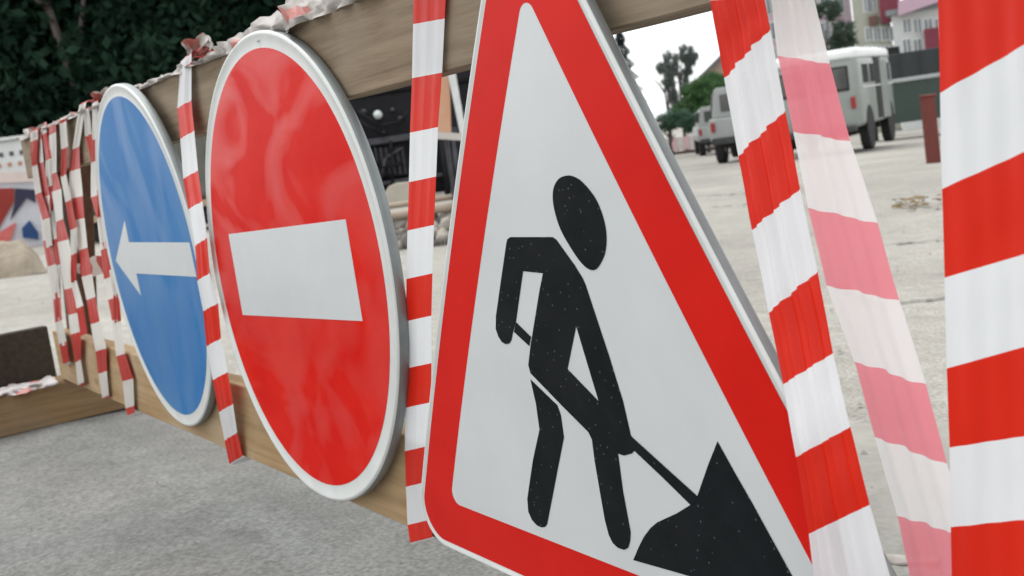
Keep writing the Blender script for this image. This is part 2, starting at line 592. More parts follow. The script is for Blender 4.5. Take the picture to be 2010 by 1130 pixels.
c = crumple('crumpled_film', (-1.98, .042, .856), (1.0, .042, .858), .030, .018, 3, [m_film, m_filmr], 420, 11, .06,
            lump=((.70, .012, 1.3), (.67, .05, .7), (.75, .03, .8), (.80, .03, .6), (.535, .006, .5), (.63, .02, .4), (.02, .03, .6)))
tag(c, 'crumpled greyish torn film lying along the top edge of the wooden barrier', 'film')
c = crumple('crumpled_film', (-2.125, -1.85, .130), (-2.115, .0, .130), .062, .024, 9, [mat('white_film', (.66, .63, .62), .4, (.5, .46, .46), 24, .3, trans=.2), m_filmr], 200, 11, .12)
tag(c, 'white crumpled film with reddish streaks lying on top of the dark timber beam', 'film')


def knot(loc, s, seed, label):
    """a tape knot: a few twisted loops"""
    root = empty('tape_knot', loc, 0, label, 'knot')
    for q in range(3):
        mb = MB()
        n = 40
        a0 = random.random() * 6
        for i in range(n + 1):
            a = a0 + 2 * PI * i / n * (.8 + .2 * q)
            r = s * (.6 + .3 * math.sin(2 * a + q))
            cpt = Vector((r * math.cos(a), r * .5 * math.sin(a + q), r * .75 * math.sin(a) + s * .3))
            t = Vector((math.sin(a * 1.5 + q), math.cos(a * 1.1), .8)).normalized() * s * .33
            mb.v += [tuple(cpt - t), tuple(cpt + t)]
        for i in range(n):
            a = 2 * i
            mb.f.append((a, a + 1, a + 3, a + 2)); mb.m.append((i // 9) % 2)
        mb.build('loop', [m_filmr, m_film], root, smooth=True, fix=False)
    return root


p = onY(392, 103, .03); knot(p, .030, 1, 'pinkish red tape knot on the top board between the blue and the red round sign')
p = onY(205, 200, .03); knot(p, .030, 2, 'dark red tape knot on the top board just left of the blue sign')
p = onY(80, 268, .03); knot(p, .034, 5, 'pale pinkish tape knot at the far left end of the top board')


# ------------------------------------------------------------------ tapes
def tape(label, bounds, yf, mats, first=0, m=14, n=9, amp=.0022, freq=2.3, seed=0, wrap=False, tuck=False, group=None,
         name='barrier_tape', top_ext=None, even=False):
    """bounds: rows (Lx, Ly, Rx, Ry) on the photographed stripe edges; yf: y as a function of row fraction"""
    rows = []
    K = len(bounds)
    for i, bb in enumerate(bounds):
        fr = i / (K - 1)
        Y = yf(fr)
        rows.append((onY(bb[0], bb[1], Y), onY(bb[2], bb[3], Y)))
    if top_ext is not None:            # continue upwards with the same slant
        L0, R0 = rows[0]; L1, R1 = rows[1]
        k = 0
        ext = []
        z = (L0[2] + R0[2]) / 2
        while z < top_ext:
            dl, dr = (L0 - L1), (R0 - R1)
            sc = .057 / max(1e-6, (dl[2] + dr[2]) / 2)
            L0n, R0n = L0 + dl * sc, R0 + dr * sc
            L1, R1, L0, R0 = L0, R0, L0n, R0n
            z = (L0[2] + R0[2]) / 2
            if z > top_ext:
                pz = (L1[2] + R1[2]) / 2
                g = (top_ext - pz) / (z - pz)
                L0, R0 = L1 + (L0 - L1) * g, R1 + (R0 - R1) * g
                z = top_ext + 1
            ext.append((L0, R0)); k += 1
        rows = ext[::-1] + rows
        first = (first + k) % 2
    mb = MB()
    nr = 0
    fin = []
    for i in range(len(rows) - 1):
        for k in range(n):
            t = k / n
            fin.append((rows[i][0] * (1 - t) + rows[i + 1][0] * t, rows[i][1] * (1 - t) + rows[i + 1][1] * t, (first + i) % 2, 0))
    fin.append((rows[-1][0], rows[-1][1], (first + len(rows) - 1) % 2, 0))
    if wrap:                           # fold over the board's top edge and down its back
        L, R = rows[0]
        back = []
        for dy, dz in ((.006, .004), (.024, .006), (.044, .003), (.0475, -.02), (.048, -.04)):
            back.append((L + np.array([-.004 * len(back), dy, dz]), R + np.array([-.004 * len(back), dy, dz]), (first + 1) % 2, 0))
        fin = back[::-1] + fin
    if tuck:
        L, R = rows[-1]
        for dy, dz in ((.004, -.004), (.03, -.005), (.05, -.002), (.054, .03), (.054, .08)):
            fin.append((L + np.array([0, dy, dz]), R + np.array([0, dy, dz]), fin[-1][2], 0))
    for r, (L, R, s, _) in enumerate(fin):
        for j in range(m + 1):
            t = j / m
            P = L * (1 - t) + R * t
            q = r / n
            ph = seed * 3.7 + .25 * math.sin(q * .9 + seed)
            fold = math.sin(t * 2 * PI * freq + ph) * .6 + .55 * math.sin(t * 2 * PI * freq * 2.3 + ph * 1.7 + .5 * math.sin(q * .5)) \
                + .35 * noise.noise(Vector((t * 5, q * .6, seed)))
            fold += .45 * noise.noise(Vector((t * 2 + q * .5, q * 1.8, seed + 8))) + .5 * noise.noise(Vector((t * 3.2 - q * .35, q * .7 + t, seed + 15)))
            e = min(1.0, 6 * min(t, 1 - t) + .35)
            mb.v.append((P[0], P[1] + amp * (fold * e - 1.2), P[2]))
    for r in range(len(fin) - 1):
        for j in range(m):
            a = r * (m + 1) + j
            mb.f.append((a, a + 1, a + m + 2, a + m + 1)); mb.m.append(fin[r][2])
    o = mb.build(name, mats, smooth=True, fix=False)
    return tag(o, label, 'tape', group)


RW = [m_tr, m_tw]
# tape between the round red sign and the triangle
ys = [42, 148, 255, 352, 447, 542, 625, 718, 795, 880, 950, 1025, 1060]
lx = [812, 810, 806, 804, 801, 799, 798, 797, 796, 796, 798, 801, 806]
rx = [874, 869, 861, 857, 853, 850, 848, 848, 847, 845, 843, 846, 850]
tape('red and white tape hanging between the round no entry sign and the triangular sign',
     [(a, y + 5, b, y - 6) for a, b, y in zip(lx, rx, ys)], lambda f: .017, RW, 1, amp=.0007, freq=2.6, seed=1, wrap=True, tuck=True, top_ext=.862)
# tape between the blue and the red sign
ys = [112, 204, 264, 342, 402, 474, 543, 602, 671, 737, 800, 856, 902]
lx = [357, 350, 356, 362, 372, 385, 389, 401, 408, 420, 432, 443, 452]
rx = [378, 378, 384, 391, 400, 409, 414, 431, 437, 450, 460, 468, 479]
tape('narrow twisted red and white tape between the blue arrow sign and the red round sign',
     [(a, y + 8, b, y - 8) for a, b, y in zip(lx, rx, ys)], lambda f: -.012 + .029 * abs(2 * f - 1) ** 1.5, RW, 1, amp=.002, freq=1.3, seed=2, wrap=True, tuck=True, top_ext=.862)
# the left group
DW = [m_trd, m_twd]
ys = [203, 290, 333, 387, 430, 488, 540, 585, 633, 686, 730, 778]
lx = [158, 144, 138, 137, 142, 156, 162, 172, 180, 190, 195, 203]
rx = [172, 158, 160, 165, 168, 174, 183, 190, 198, 211, 212, 216]
tape('dusty red and white tape wound on the barrier, second one left of the blue sign',
     [(a, y + 3, b, y - 3) for a, b, y in zip(lx, rx, ys)], lambda f: .016, DW, 1, amp=.002, freq=1.2, seed=3, wrap=True, tuck=True, top_ext=.858)
ys = [200, 273, 316, 384, 426, 488, 545, 585, 626, 696, 745, 798, 812]
lx = [183, 182, 180, 180, 192, 199, 206, 214, 222, 230, 242, 248, 252]
rx = [195, 194, 196, 199, 212, 214, 220, 232, 238, 248, 264, 266, 268]
tape('red and white tape wound on the barrier beside the left rim of the blue sign',
     [(a, y + 3, b, y - 3) for a, b, y in zip(lx, rx, ys)], lambda f: .016, DW, 1, amp=.002, freq=1.2, seed=4, wrap=True, tuck=True, top_ext=.858)
ys = [262, 340, 373, 432, 472, 565, 615, 653, 708, 753]
lx = [98, 101, 103, 112, 114, 128, 136, 140, 150, 154]
rx = [112, 113, 122, 126, 137, 153, 158, 161, 160, 167]
tape('red and white tape hanging in front of the brown wooden post at the far left',
     [(a, y + 3, b, y - 3) for a, b, y in zip(lx, rx, ys)], lambda f: .012, DW, 1, amp=.002, freq=1.2, seed=5, wrap=True, tuck=True, top_ext=.855)
ys = [275, 320, 385, 470, 520, 585, 630, 672, 712]
lx = [66, 70, 78, 86, 95, 106, 110, 118, 126]
rx = [84, 88, 100, 104, 112, 121, 124, 133, 138]
tape('leftmost faded pink and white tape on the outer end of the wooden barrier',
     [(a, y + 3, b, y - 3) for a, b, y in zip(lx, rx, ys)], lambda f: .010, DW, 1, amp=.002, freq=1.2, seed=6, wrap=True, tuck=True, top_ext=.852)


for k, (x0, x1, y0, lab, yy) in enumerate(((86, 118, 262, 'pinkish tape hanging between the leftmost tape and the brown post', .014),
                                       (118, 158, 240, 'thin dusty tape crossing the brown post left of the blue sign', .010),
                                       (60, 92, 275, 'pale shredded tape at the very end of the top board', .006),
                                       (168, 232, 215, 'slanting dusty tape crossing behind two others beside the blue sign', .019))):
    rows_, y = [], y0
    nn = 9 if k != 2 else 5
    for q_ in range(nn):
        f_ = q_ / (nn - 1)
        xx = x0 + (x1 - x0) * f_ + 4 * math.sin(q_ * 1.7 + k)
        ww = 9 + 5 * abs(math.sin(q_ * .9 + k))
        rows_.append((xx, y + 3, xx + ww, y - 3)); y += 50 + 4 * (q_ % 2)
    tape(lab, rows_, lambda f, yy=yy: yy, DW, k % 2, amp=.004, freq=1.5, seed=20 + k, wrap=True, top_ext=.856)


def ring_tape():
    """slack tape running level from the end post to behind the blue sign"""
    mb = MB()
    n = 60
    a, b = onY(100, 520, .03), onY(262, 500, .03)
    for i in range(n + 1):
        u = i / n
        p = a * (1 - u) + b * u
        sag = -.02 * math.sin(PI * u)
        for j in range(5):
            t = j / 4 - .5
            mb.v.append((p[0] + .01 * t, .066 + .006 * math.sin(u * 17 + j), p[2] + sag + t * .05 + .004 * math.sin(u * 31)))
    for i in range(n):
        for j in range(4):
            q = i * 5 + j
            mb.f.append((q, q + 1, q + 6, q + 5)); mb.m.append((i // 7) % 2)
    o = mb.build('barrier_tape', DW, smooth=True, fix=False)
    tag(o, 'slack horizontal faded tape behind the hanging tapes left of the blue sign', 'tape')


ring_tape()

# right hand group
bR1 = [(1400, 0, 1507, -8), (1427, 152, 1519, 55), (1455, 305, 1548, 215), (1482, 450, 1578, 368), (1515, 612, 1612, 530),
       (1543, 752, 1643, 690), (1568, 895, 1676, 835), (1594, 1045, 1713, 988), (1612, 1190, 1758, 1145)]
tape('bright red and white tape overlapping the right corner of the triangular sign',
     bR1, lambda f: .014 - .034 * min(1, f * 1.25) ** 1.5, RW, 0, m=26, amp=.0030, freq=2.4, seed=7, wrap=True, top_ext=.864)
bR2 = [(1515, -45, 1596, -30), (1534, 108, 1634, 124), (1565, 257, 1674, 276), (1593, 406, 1728, 436), (1630, 558, 1770, 588),
       (1684, 708, 1822, 752), (1724, 855, 1864, 908), (1768, 1010, 1904, 1050), (1800, 1160, 1946, 1200)]
tape('pale translucent back side of striped tape between the two bright tapes at right',
     bR2, lambda f: .068 + .0 * f, [m_tp, m_tpw], 1, m=22, amp=.003, freq=1.4, seed=8)
bR3 = [(1842, -60, 2070, -190), (1848, 182, 2072, 55), (1852, 370, 2074, 270), (1857, 544, 2075, 480), (1861, 722, 2076, 662),
       (1867, 877, 2078, 845), (1869, 1033, 2080, 1012), (1872, 1180, 2082, 1165)]
tape('wide bright red and white tape at the right edge of the view',
     bR3, lambda f: .012, RW, 0, m=26, amp=.0013, freq=1.6, seed=11, wrap=True, top_ext=.864)

# ------------------------------------------------------------------ signs
def disc_sign(name, loc, yaw, pitch, R, label, frac):
    root = empty(name, loc, 0, label, 'sign')
    root.rotation_euler = (pitch, 0, yaw)
    # front is -Y.  pressed plate: flat face, rounded shoulder, flange turned backwards
    mb = MB()
    prof = [(R * frac - .002, 0), (R - .0075, 0), (R - .005, -.0014), (R - .0022, -.0012), (R, .0012), (R, .013), (R - .001, .0155), (R - .003, .0155), (R - .003, .003)]
    mb.lathe(prof, 128, 'Y', mi=0)
    nface = len(mb.f)
    for i in range(nface):
        ring = i // 128
        mb.m[i] = 1 if ring >= 4 else 0
    o = mb.build('rim', [m_rimw, m_zinc], root, smooth=True)
    mb = MB()
    mb.lathe([(0.0001, .003), (R - .003, .003)], 96, 'Y')
    mb.build('back_plate', m_zinc, root)
    return root


def flat(name, poly, y, m, parent, th=.0004):
    """flat printed shape in the (x, z) plane facing -Y"""
    mb = MB()
    mb.prism(poly, y - th, y)
    return mb.build(name, m, parent)


def ringpoly(R, n=128):
    return [(R * math.cos(2 * PI * k / n), R * math.sin(2 * PI * k / n)) for k in range(n)]


def rotp(poly, a, c=(0, 0)):
    ca, sa = math.cos(a), math.sin(a)
    return [(c[0] + ca * x - sa * z, c[1] + sa * x + ca * z) for x, z in poly]


red = disc_sign('no_entry_sign', (.0026, -.0006, .5136), .0008, -.0098, .35,
                'round red no entry sign with a white bar hanging in the middle of the barrier', .93)
flat('red_disc', ringpoly(.3258), 0.0, m_signr2, red)
bar_c = rotp([(-.2397, -.0679), (.2397, -.0679), (.2397, .0679), (-.2397, .0679)], .035, (0, -.003))
flat('white_bar', bar_c, -.0004, m_signw, red)
blue = disc_sign('blue_arrow_sign', (-.7489, -.0051, .5248), -.0086, .0247, .35,
                 'round blue sign with a white arrow pointing left, left of the red round sign', .93)
flat('blue_disc', ringpoly(.3257), 0.0, m_signb, blue)
ar = [(-.286, -.009), (-.128, .080), (-.131, .033), (.312, .033), (.312, -.030), (-.124, -.034), (-.124, -.082)]
flat('white_arrow', ar, -.0004, m_signw, blue)

# triangle: slightly bowed plate
TX, TZ, TB, TBC = .7447, .4216, .013, .218


def bow(z):
    return -TB * (1 - ((z - TZ - TBC) / .45) ** 2)


def bent(bm):
    for k in range(60):
        z = TZ - .33 + k * .016
        geo = bm.verts[:] + bm.edges[:] + bm.faces[:]
        bmesh.ops.bisect_plane(bm, geom=geo, plane_co=(0, 0, z), plane_no=(0, 0, 1))
    for v in bm.verts: v.co.y += bow(v.co.z)


def bent_obj(name, mats, bm, parent, smooth=False):
    bent(bm)
    me = bpy.data.meshes.new(name)
    bmesh.ops.recalc_face_normals(bm, faces=bm.faces)
    bm.to_mesh(me); bm.free()
    for m_ in (mats if isinstance(mats, list) else [mats]): me.materials.append(m_)
    if smooth: me.polygons.foreach_set('use_smooth', [True] * len(me.polygons))
    o = bpy.data.objects.new(name, me); COL.objects.link(o); o.parent = parent
    return o


def rtri(L, r, n=12):
    """rounded equilateral triangle outline of side L, corner radius r, apex up"""
    pts = []
    h = L / math.sqrt(3)
    for k, a in enumerate((90, 210, 330)):
        a = math.radians(a)
        cx, cz = (h - 2 * r) * math.cos(a), (h - 2 * r) * math.sin(a)
        for j in range(n + 1):
            b = a - PI / 3 + 2 * PI / 3 * j / n
            pts.append((cx + r * math.cos(b), cz + r * math.sin(b)))
    return rotp(pts, -.0058, (TX, TZ))


def loft(bm, loops, ys, mis, close_last=False):
    prev = None
    for lp, y in zip(loops, ys):
        cur = [bm.verts.new((x, y, z)) for x, z in lp]
        if prev:
            for k in range(len(cur)):
                f = bm.faces.new((prev[k], prev[(k + 1) % len(cur)], cur[(k + 1) % len(cur)], cur[k]))
                f.material_index = mis[loops.index(lp) - 1] if False else mis[ys_i]
            ys_i += 1
        else:
            ys_i = 0
        prev = cur
    return prev


tri = empty('roadworks_sign', (0, 0, 0), 0,
            'red bordered white triangular sign showing a black digging worker, nearest on the barrier', 'sign')
bm = bmesh.new()
LO, RO = .8778, .045
dL = lambda t: 2 * math.sqrt(3) * t
loops = [rtri(LO - dL(.012), RO - .012), rtri(LO - dL(.0055), RO - .0055), rtri(LO - dL(.0035), RO - .0035), rtri(LO - dL(.0012), RO - .0012),
         rtri(LO, RO), rtri(LO, RO), rtri(LO - dL(.001), RO - .001), rtri(LO - dL(.003), RO - .003)]
loft(bm, loops, [0, 0, -.0014, -.0012, .0012, .0095, .0115, .0115], [0, 0, 0, 0, 1, 1, 1])
bent_obj('rim', [m_rimw, m_zinc], bm, tri, True)
bm = bmesh.new()
v = [bm.verts.new((x, .004, z)) for x, z in rtri(LO - dL(.001), RO - .001)]
bm.faces.new(v)
bent_obj('back_plate', m_zinc, bm, tri)
bm = bmesh.new()
o1, o2 = rtri(LO - dL(.0085), RO - .0085), rtri(.6415 + .004, .013)
a = [bm.verts.new((x, -.0003, z)) for x, z in o1]; b = [bm.verts.new((x, -.0003, z)) for x, z in o2]
for k in range(len(a)): bm.faces.new((a[k], a[(k + 1) % len(a)], b[(k + 1) % len(a)], b[k]))
bent_obj('red_border', m_signr, bm, tri)
bm = bmesh.new()
bm.faces.new([bm.verts.new((x, -.0002, z)) for x, z in rtri(.6415 + .006, .012)])
bent_obj('white_field', m_signw, bm, tri)


def onTri(x, y):
    Y = -.01
    for _ in range(8):
        P = onY(x, y, Y)
        Y = bow(P[2]) - .0005
    return (P[0], P[2])


def smoothpoly(pts, n=5):
    out = []
    N = len(pts)
    for i in range(N):
        p0, p1, p2, p3 = (Vector(pts[(i + k) % N]) for k in (-1, 0, 1, 2))
        for j in range(n):
            t = j / n
            out.append(tuple(.5 * ((2 * p1) + (p2 - p0) * t + (2 * p0 - 5 * p1 + 4 * p2 - p3) * t * t + (3 * p1 - p0 - 3 * p2 + p3) * t ** 3)))
    return out


def decal(name, px, m, parent, y=-.0006, sm=False):
    pts = [onTri(*p) for p in (smoothpoly(px) if sm else px)]
    bm = bmesh.new()
    vs = [bm.verts.new((x, y, z)) for x, z in pts]
    for t in tessellate_polygon([[Vector((x, z, 0)) for x, z in pts]]):
        try: bm.faces.new([vs[i] for i in t])
        except ValueError: pass
    return bent_obj(name, m, bm, parent)


hd = [(490, 68), (440, 90), (412, 150), (415, 240), (450, 360), (510, 470), (570, 555), (620, 592), (660, 580), (700, 500), (708, 400), (690, 300), (650, 200), (590, 120), (540, 80)]
decal('worker_head', [(940 + a / 2.827, 320 + b / 2.827) for a, b in hd], m_signk, tri, sm=True)
decal('worker_arm', [(1092, 470), (1128, 520), (1144, 546), (1150, 560), (1195, 696), (1223, 787), (1238, 853), (1248, 872), (1247, 883), (1240, 890), (1225, 894), (1213, 890),
                     (1190, 860), (1175, 787), (1131, 640), (1110, 560)], m_signk, tri)
decal('worker_body', [(994, 476), (996, 469), (1002, 465), (1085, 465), (1092, 470), (1110, 560), (1131, 640), (1114, 724), (1175, 787), (1190, 860), (1213, 890), (1215, 903),
                      (1223, 964), (1238, 1044), (1237, 1062), (1233, 1075), (1225, 1079), (1213, 1075), (1203, 1066), (1195, 1050), (1187, 1019), (1167, 903), (1162, 863), (1155, 848), (1102, 795), (1041, 732), (1037, 716),
                      (1041, 681), (1059, 570), (1065.6, 536), (1026.7, 532), (1012.5, 633), (1007, 652), (1004, 667), (1000, 674), (993, 675.5), (985, 671), (978, 660), (973, 645), (973.5, 620)], m_signk, tri)
decal('shovel_grip', [(1013, 632), (1042.6, 661), (1039, 679), (1009, 651)], m_signk, tri, -.0007)
decal('worker_leg', [(1041, 744), (1094, 795), (1101, 815), (1107, 858), (1086.5, 964), (1074, 1029), (1070, 1034), (1063, 1035), (1054, 1031), (1044, 1020), (1037, 1004),
                     (1035, 979), (1046, 903), (1059, 843), (1052, 792)], m_signk, tri)
decal('shovel_shaft', [(1236, 853), (1300, 911), (1372, 976), (1358, 993), (1300, 936), (1246, 885)], m_signk, tri, -.0008)
decal('earth_heap', [(1408.4, 865.7), (1390, 912), (1368.7, 973.5), (1354.5, 991), (1329, 1007), (1290, 1025), (1277, 1036), (1264, 1053), (1254, 1073), (1243, 1099), (1334, 1125),
                     (1560, 1192), (1592, 1200), (1555, 1130), (1475, 984), (1440, 923)], m_signk, tri)
# clamp bracket and wire that hold each sign on the plank
for X, Z in ((.66, .80), (-.02, .80), (-.77, .80)):
    pass

# ================================================================== BACKGROUND
YAW = math.atan2(.8377, .5272)


class Far:
    """a frame that stands upright on the ground at depth t below pixel (px, py) and faces the camera"""
    def __init__(s, px, py, t, z=None):
        P = at(px, py, t)
        s.o = Vector((P[0], P[1], gz(P[0], P[1]) if z is None else z))
        h = ray(px, py); h[2] = 0; h /= np.linalg.norm(h)
        s.h = h
        s.r = np.array([h[1], -h[0], 0])
        s.yaw = math.atan2(s.r[1], s.r[0])

    def uw(s, px, py, off=0.0):
        d = ray(px, py)
        k = (((np.array(s.o) - CP) @ s.h) + off) / (d @ s.h)
        P = CP + d * k - np.array(s.o)
        return float(P @ s.r), float(P[2])

    def root(s, name, label, cat, group=None, turn=0.0):
        return empty(name, s.o, s.yaw + turn, label, cat, group)


# ---- leaves
def leaf_mesh(name, n, shape, size, seed, clumps=40, spread=.24):
    rng = np.random.RandomState(seed)
    pts = []
    while len(pts) < clumps:
        p = rng.uniform(-1, 1, 3)
        if shape(p): pts.append(p)
    pts = np.array(pts)
    idx = rng.randint(0, clumps, n)
    cs = pts[idx] + rng.normal(0, spread, (n, 3)) * rng.uniform(.4, 1, (n, 1))
    a = rng.normal(0, 1, (n, 3)); a /= np.linalg.norm(a, axis=1)[:, None]
    b = rng.normal(0, 1, (n, 3)); b -= (a * b).sum(1)[:, None] * a; b /= np.linalg.norm(b, axis=1)[:, None]
    s = size * rng.uniform(.6, 1.4, (n, 1))
    V = np.stack([cs - a * s, cs + b * s * .55, cs + a * s, cs - b * s * .55], 1).reshape(-1, 3)
    F = np.arange(4 * n).reshape(-1, 4)
    me = bpy.data.meshes.new(name)
    me.vertices.add(4 * n); me.loops.add(4 * n); me.polygons.add(n)
    me.vertices.foreach_set('co', V.ravel())
    me.loops.foreach_set('vertex_index', F.ravel())
    me.polygons.foreach_set('loop_start', np.arange(0, 4 * n, 4))
    me.update(calc_edges=True)
    return me


ball = lambda p: .25 < (p ** 2).sum() < 1
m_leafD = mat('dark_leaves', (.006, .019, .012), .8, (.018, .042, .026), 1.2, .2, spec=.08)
m_leafM = mat('mid_leaves', (.05, .12, .04), .7, (.11, .21, .08), 2.0, .2, spec=.25)
m_leafG = mat('grey_green_leaves', (.055, .085, .07), .8, (.09, .13, .11), 2.0, .2, spec=.2)
m_bark = mat('bark', (.06, .05, .045), .9, (.12, .10, .09), 6, .3, bump=.6, stretch=(1, 1, .2))
m_barkd = mat('dark_bark', (.022, .021, .018), .9, (.04, .036, .03), 6, .3)
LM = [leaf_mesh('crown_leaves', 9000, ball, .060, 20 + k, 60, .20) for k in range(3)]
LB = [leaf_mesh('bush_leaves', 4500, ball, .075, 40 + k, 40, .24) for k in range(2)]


def crown(mesh, m, parent, loc, sc, rz=0.0, name='crown'):
    if not mesh.materials: mesh.materials.append(m)
    o = bpy.data.objects.new(name, mesh)
    if mesh.materials[0] != m:
        mesh = mesh.copy(); mesh.materials.clear(); mesh.materials.append(m); o.data = mesh
    COL.objects.link(o); o.parent = parent
    o.location = loc; o.scale = sc; o.rotation_euler = (0, 0, rz)
    return o


_cache = {}


def leafm(mesh, m):
    k = (mesh.name, m.name)
    if k not in _cache:
        c = mesh.copy(); c.materials.clear(); c.materials.append(m); _cache[k] = c
    return _cache[k]


def trunk(parent, h, r, m, lean=(0, 0), forks=2, seed=0, top=.9):
    rnd = random.Random(seed)
    mb = MB()
    pts = [Vector((lean[0] * k / 5 * h + .06 * h * .2 * rnd.uniform(-1, 1) * (k > 0), lean[1] * k / 5 * h, h * top * k / 5)) for k in range(6)]
    for k in range(5): mb.tube(pts[k], pts[k + 1], r * (1 - .14 * k), r * (1 - .14 * (k + 1)), 9)
    for q in range(forks):
        b = pts[2 + q % 3]
        e = b + Vector((rnd.uniform(-.28, .28) * h, rnd.uniform(-.2, .2) * h, h * rnd.uniform(.2, .38)))
        mid = (b + e) / 2 + Vector((0, 0, .03 * h))
        mb.tube(b, mid, r * .45, r * .33, 7); mb.tube(mid, e, r * .33, r * .15, 7)
    return mb.build('trunk', m, parent, smooth=True)


forest_l = [
    (30, 300, 34, 9, 'dark leafy tree at the left edge of the picture above the white cabin'),
    (190, 300, 31, 12, 'dark tree with a pale forked trunk rising above the blue sign'),
    (330, 300, 33, 10, 'dark tree behind the top board between blue and red round sign'),
    (470, 300, 30, 11, 'dark tree rising behind the top of the red round sign'),
    (620, 300, 33, 12, 'dark tree with lighter leaf tips right of the red sign top'),
    (-130, 300, 33, 10, 'dark leafy tree just outside the left edge'),
    (760, 300, 32, 9, 'dark tree behind the tape right of the red round sign')]
for i, (px, py, t, h, lab) in enumerate(forest_l):
    F = Far(px, py, t)
    r = F.root('dark_tree', lab, 'tree', 'dark trees behind the barrier')
    trunk(r, h, .17, m_bark if i == 1 else m_barkd, (.03, 0) if i != 1 else (-.06, -.0), 4, i, .8)
    for q in range(3):
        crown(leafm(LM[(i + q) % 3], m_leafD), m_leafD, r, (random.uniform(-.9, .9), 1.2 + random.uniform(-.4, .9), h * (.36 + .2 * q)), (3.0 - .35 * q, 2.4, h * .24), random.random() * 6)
for i, px in enumerate((-200, -60, 60, 150, 260, 380, 500, 600, 700, 800, 900, 980)):
    F = Far(px, 300, 36 + (i % 3))
    r = F.root('dark_shrub', ['leafy dark shrub', 'dense dark shrub', 'spreading dark shrub'][i % 3] + ' under the trees, %s' %
               ['outside the left edge', 'at the left edge', 'above the white cabin', 'left of the blue sign', 'behind the blue sign', 'right of the blue sign', 'behind the red sign',
                'behind the right half of the red sign', 'just right of the red sign', 'behind the middle hanging tape', 'behind the left border of the triangle', 'behind the white triangle field'][i],
               'shrub', 'dark shrubs under the trees')
    for q in range(2):
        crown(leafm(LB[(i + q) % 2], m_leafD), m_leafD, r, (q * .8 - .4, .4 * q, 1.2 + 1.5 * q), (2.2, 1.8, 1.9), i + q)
# the wood behind
mb_o = None
wood = leaf_mesh('far_wood', 34000, lambda p: True, .016, 77, 900, .05)
F = Far(430, 300, 47)
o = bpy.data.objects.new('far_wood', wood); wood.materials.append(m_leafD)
COL.objects.link(o); o.location = (F.o.x, F.o.y, F.o.z + 7.5); o.rotation_euler = (0, 0, F.yaw); o.scale = (11.5, 3.5, 8.5)
tag(o, 'dark mass of woodland behind the single trees', 'woodland', kind='stuff')
# wooded bank that closes the wood from behind
mb = MB()
nx, nzz = 60, 14
for i in range(nx + 1):
    for j in range(nzz + 1):
        u, w = i / nx, j / nzz
        x = -22 + 33 * u
        z = w * (12.5 + 1.8 * noise.noise(Vector((u * 6, 0, 1)))) - .5
        y = 3.5 + 5 * w + 1.5 * noise.noise(Vector((u * 9, w * 5, 3)))
        mb.v.append((x, y, z))
for i in range(nx):
    for j in range(nzz):
        a = i * (nzz + 1) + j
        mb.f.append((a, a + nzz + 1, a + nzz + 2, a + 1)); mb.m.append(0)
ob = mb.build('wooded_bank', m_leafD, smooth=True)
ob.location = (F.o.x, F.o.y, F.o.z); ob.rotation_euler = (0, 0, F.yaw)
tag(ob, kind='structure')

# ---- white site cabin at far left
F = Far(20, 345, 27)
r = F.root('site_cabin', 'low white cabin with a row of small dark windows at the far left', 'cabin')
m_cab = mat('cabin_white', (.68, .70, .69), .5, (.6, .6, .58), 2, .2)
u0, w0 = F.uw(-260, 300); u1, w1 = F.uw(78, 268)
_, wb = F.uw(40, 350)
H = w1
MB().box(((u0 + u1) / 2, 1.2, H / 2), (u1 - u0, 2.4, H)).build('wall', m_cab, r, bevel=.02)
MB().box(((u0 + u1) / 2, 1.2, H + .04), (u1 - u0 + .16, 2.6, .08)).build('roof', m_rimw, r, bevel=.02)
m_glassd = mat('dark_glass', (.02, .025, .03), .12, spec=.8)
for k in range(14):
    u = u1 - .22 - k * .22
    MB().box((u, -.006, F.uw(40, 299)[1]), (.09, .03, .10)).build('window', m_glassd, r)
for k in range(12):
    u = u1 - .30 - k * .22
    MB().box((u, -.006, F.uw(40, 320)[1]), (.08, .03, .09)).build('vent', mat('orange_vent', (.45, .20, .12), .7) if k == 0 else bpy.data.materials['orange_vent'], r)

# ---- striped canvas hoarding and soil heap in front of it
F = Far(30, 485, 24)
r = F.root('canvas_banner', 'slanted red, white and blue striped canvas banner at the far left behind the soil heap', 'banner')
m_bred = mat('banner_dark_red', (.24, .020, .012), .7, (.32, .03, .02), 3, .2, bump=.3)
m_bred2 = mat('banner_light_red', (.60, .10, .09), .7, (.68, .2, .18), 3, .2)
m_bblu = mat('banner_blue', (.012, .05, .17), .7, (.02, .08, .22), 3, .2)
m_bnav = mat('banner_navy', (.020, .020, .055), .7, (.035, .03, .07), 3, .2)
m_bwh = mat('banner_white', (.66, .66, .70), .7, (.55, .56, .62), 3, .2, bump=.3)
q = lambda pts, dy=0.0: [F.uw(*p) for p in pts]


def panel(name, pts, m, y, th=.03):
    mb = MB(); mb.prism(q(pts), y, y + th)
    return mb.build(name, m, r)


panel('backing', [(-260, 362), (90, 352), (86, 492), (-260, 500)], m_bwh, .10, .05)
panel('red_field', [(-260, 375), (28, 369), (28, 395), (-5, 452), (-260, 462)], m_bred, .05)
panel('navy_field', [(30, 369), (70, 372), (70, 398), (52, 388), (20, 432), (29, 398)], m_bnav, .045)
panel('blue_field', [(43, 448), (58, 432), (75, 456), (76, 470), (45, 466)], m_bblu, .04)
panel('light_red_stripe', [(-260, 466), (0, 455), (32, 436), (22, 470), (0, 482), (-260, 498)], m_bred2, .035)
panel('top_band', [(-260, 345), (80, 336), (82, 356), (-260, 366)], mat('pale_pink_band', (.66, .52, .48), .7, (.7, .62, .58), 5, .2), .03)

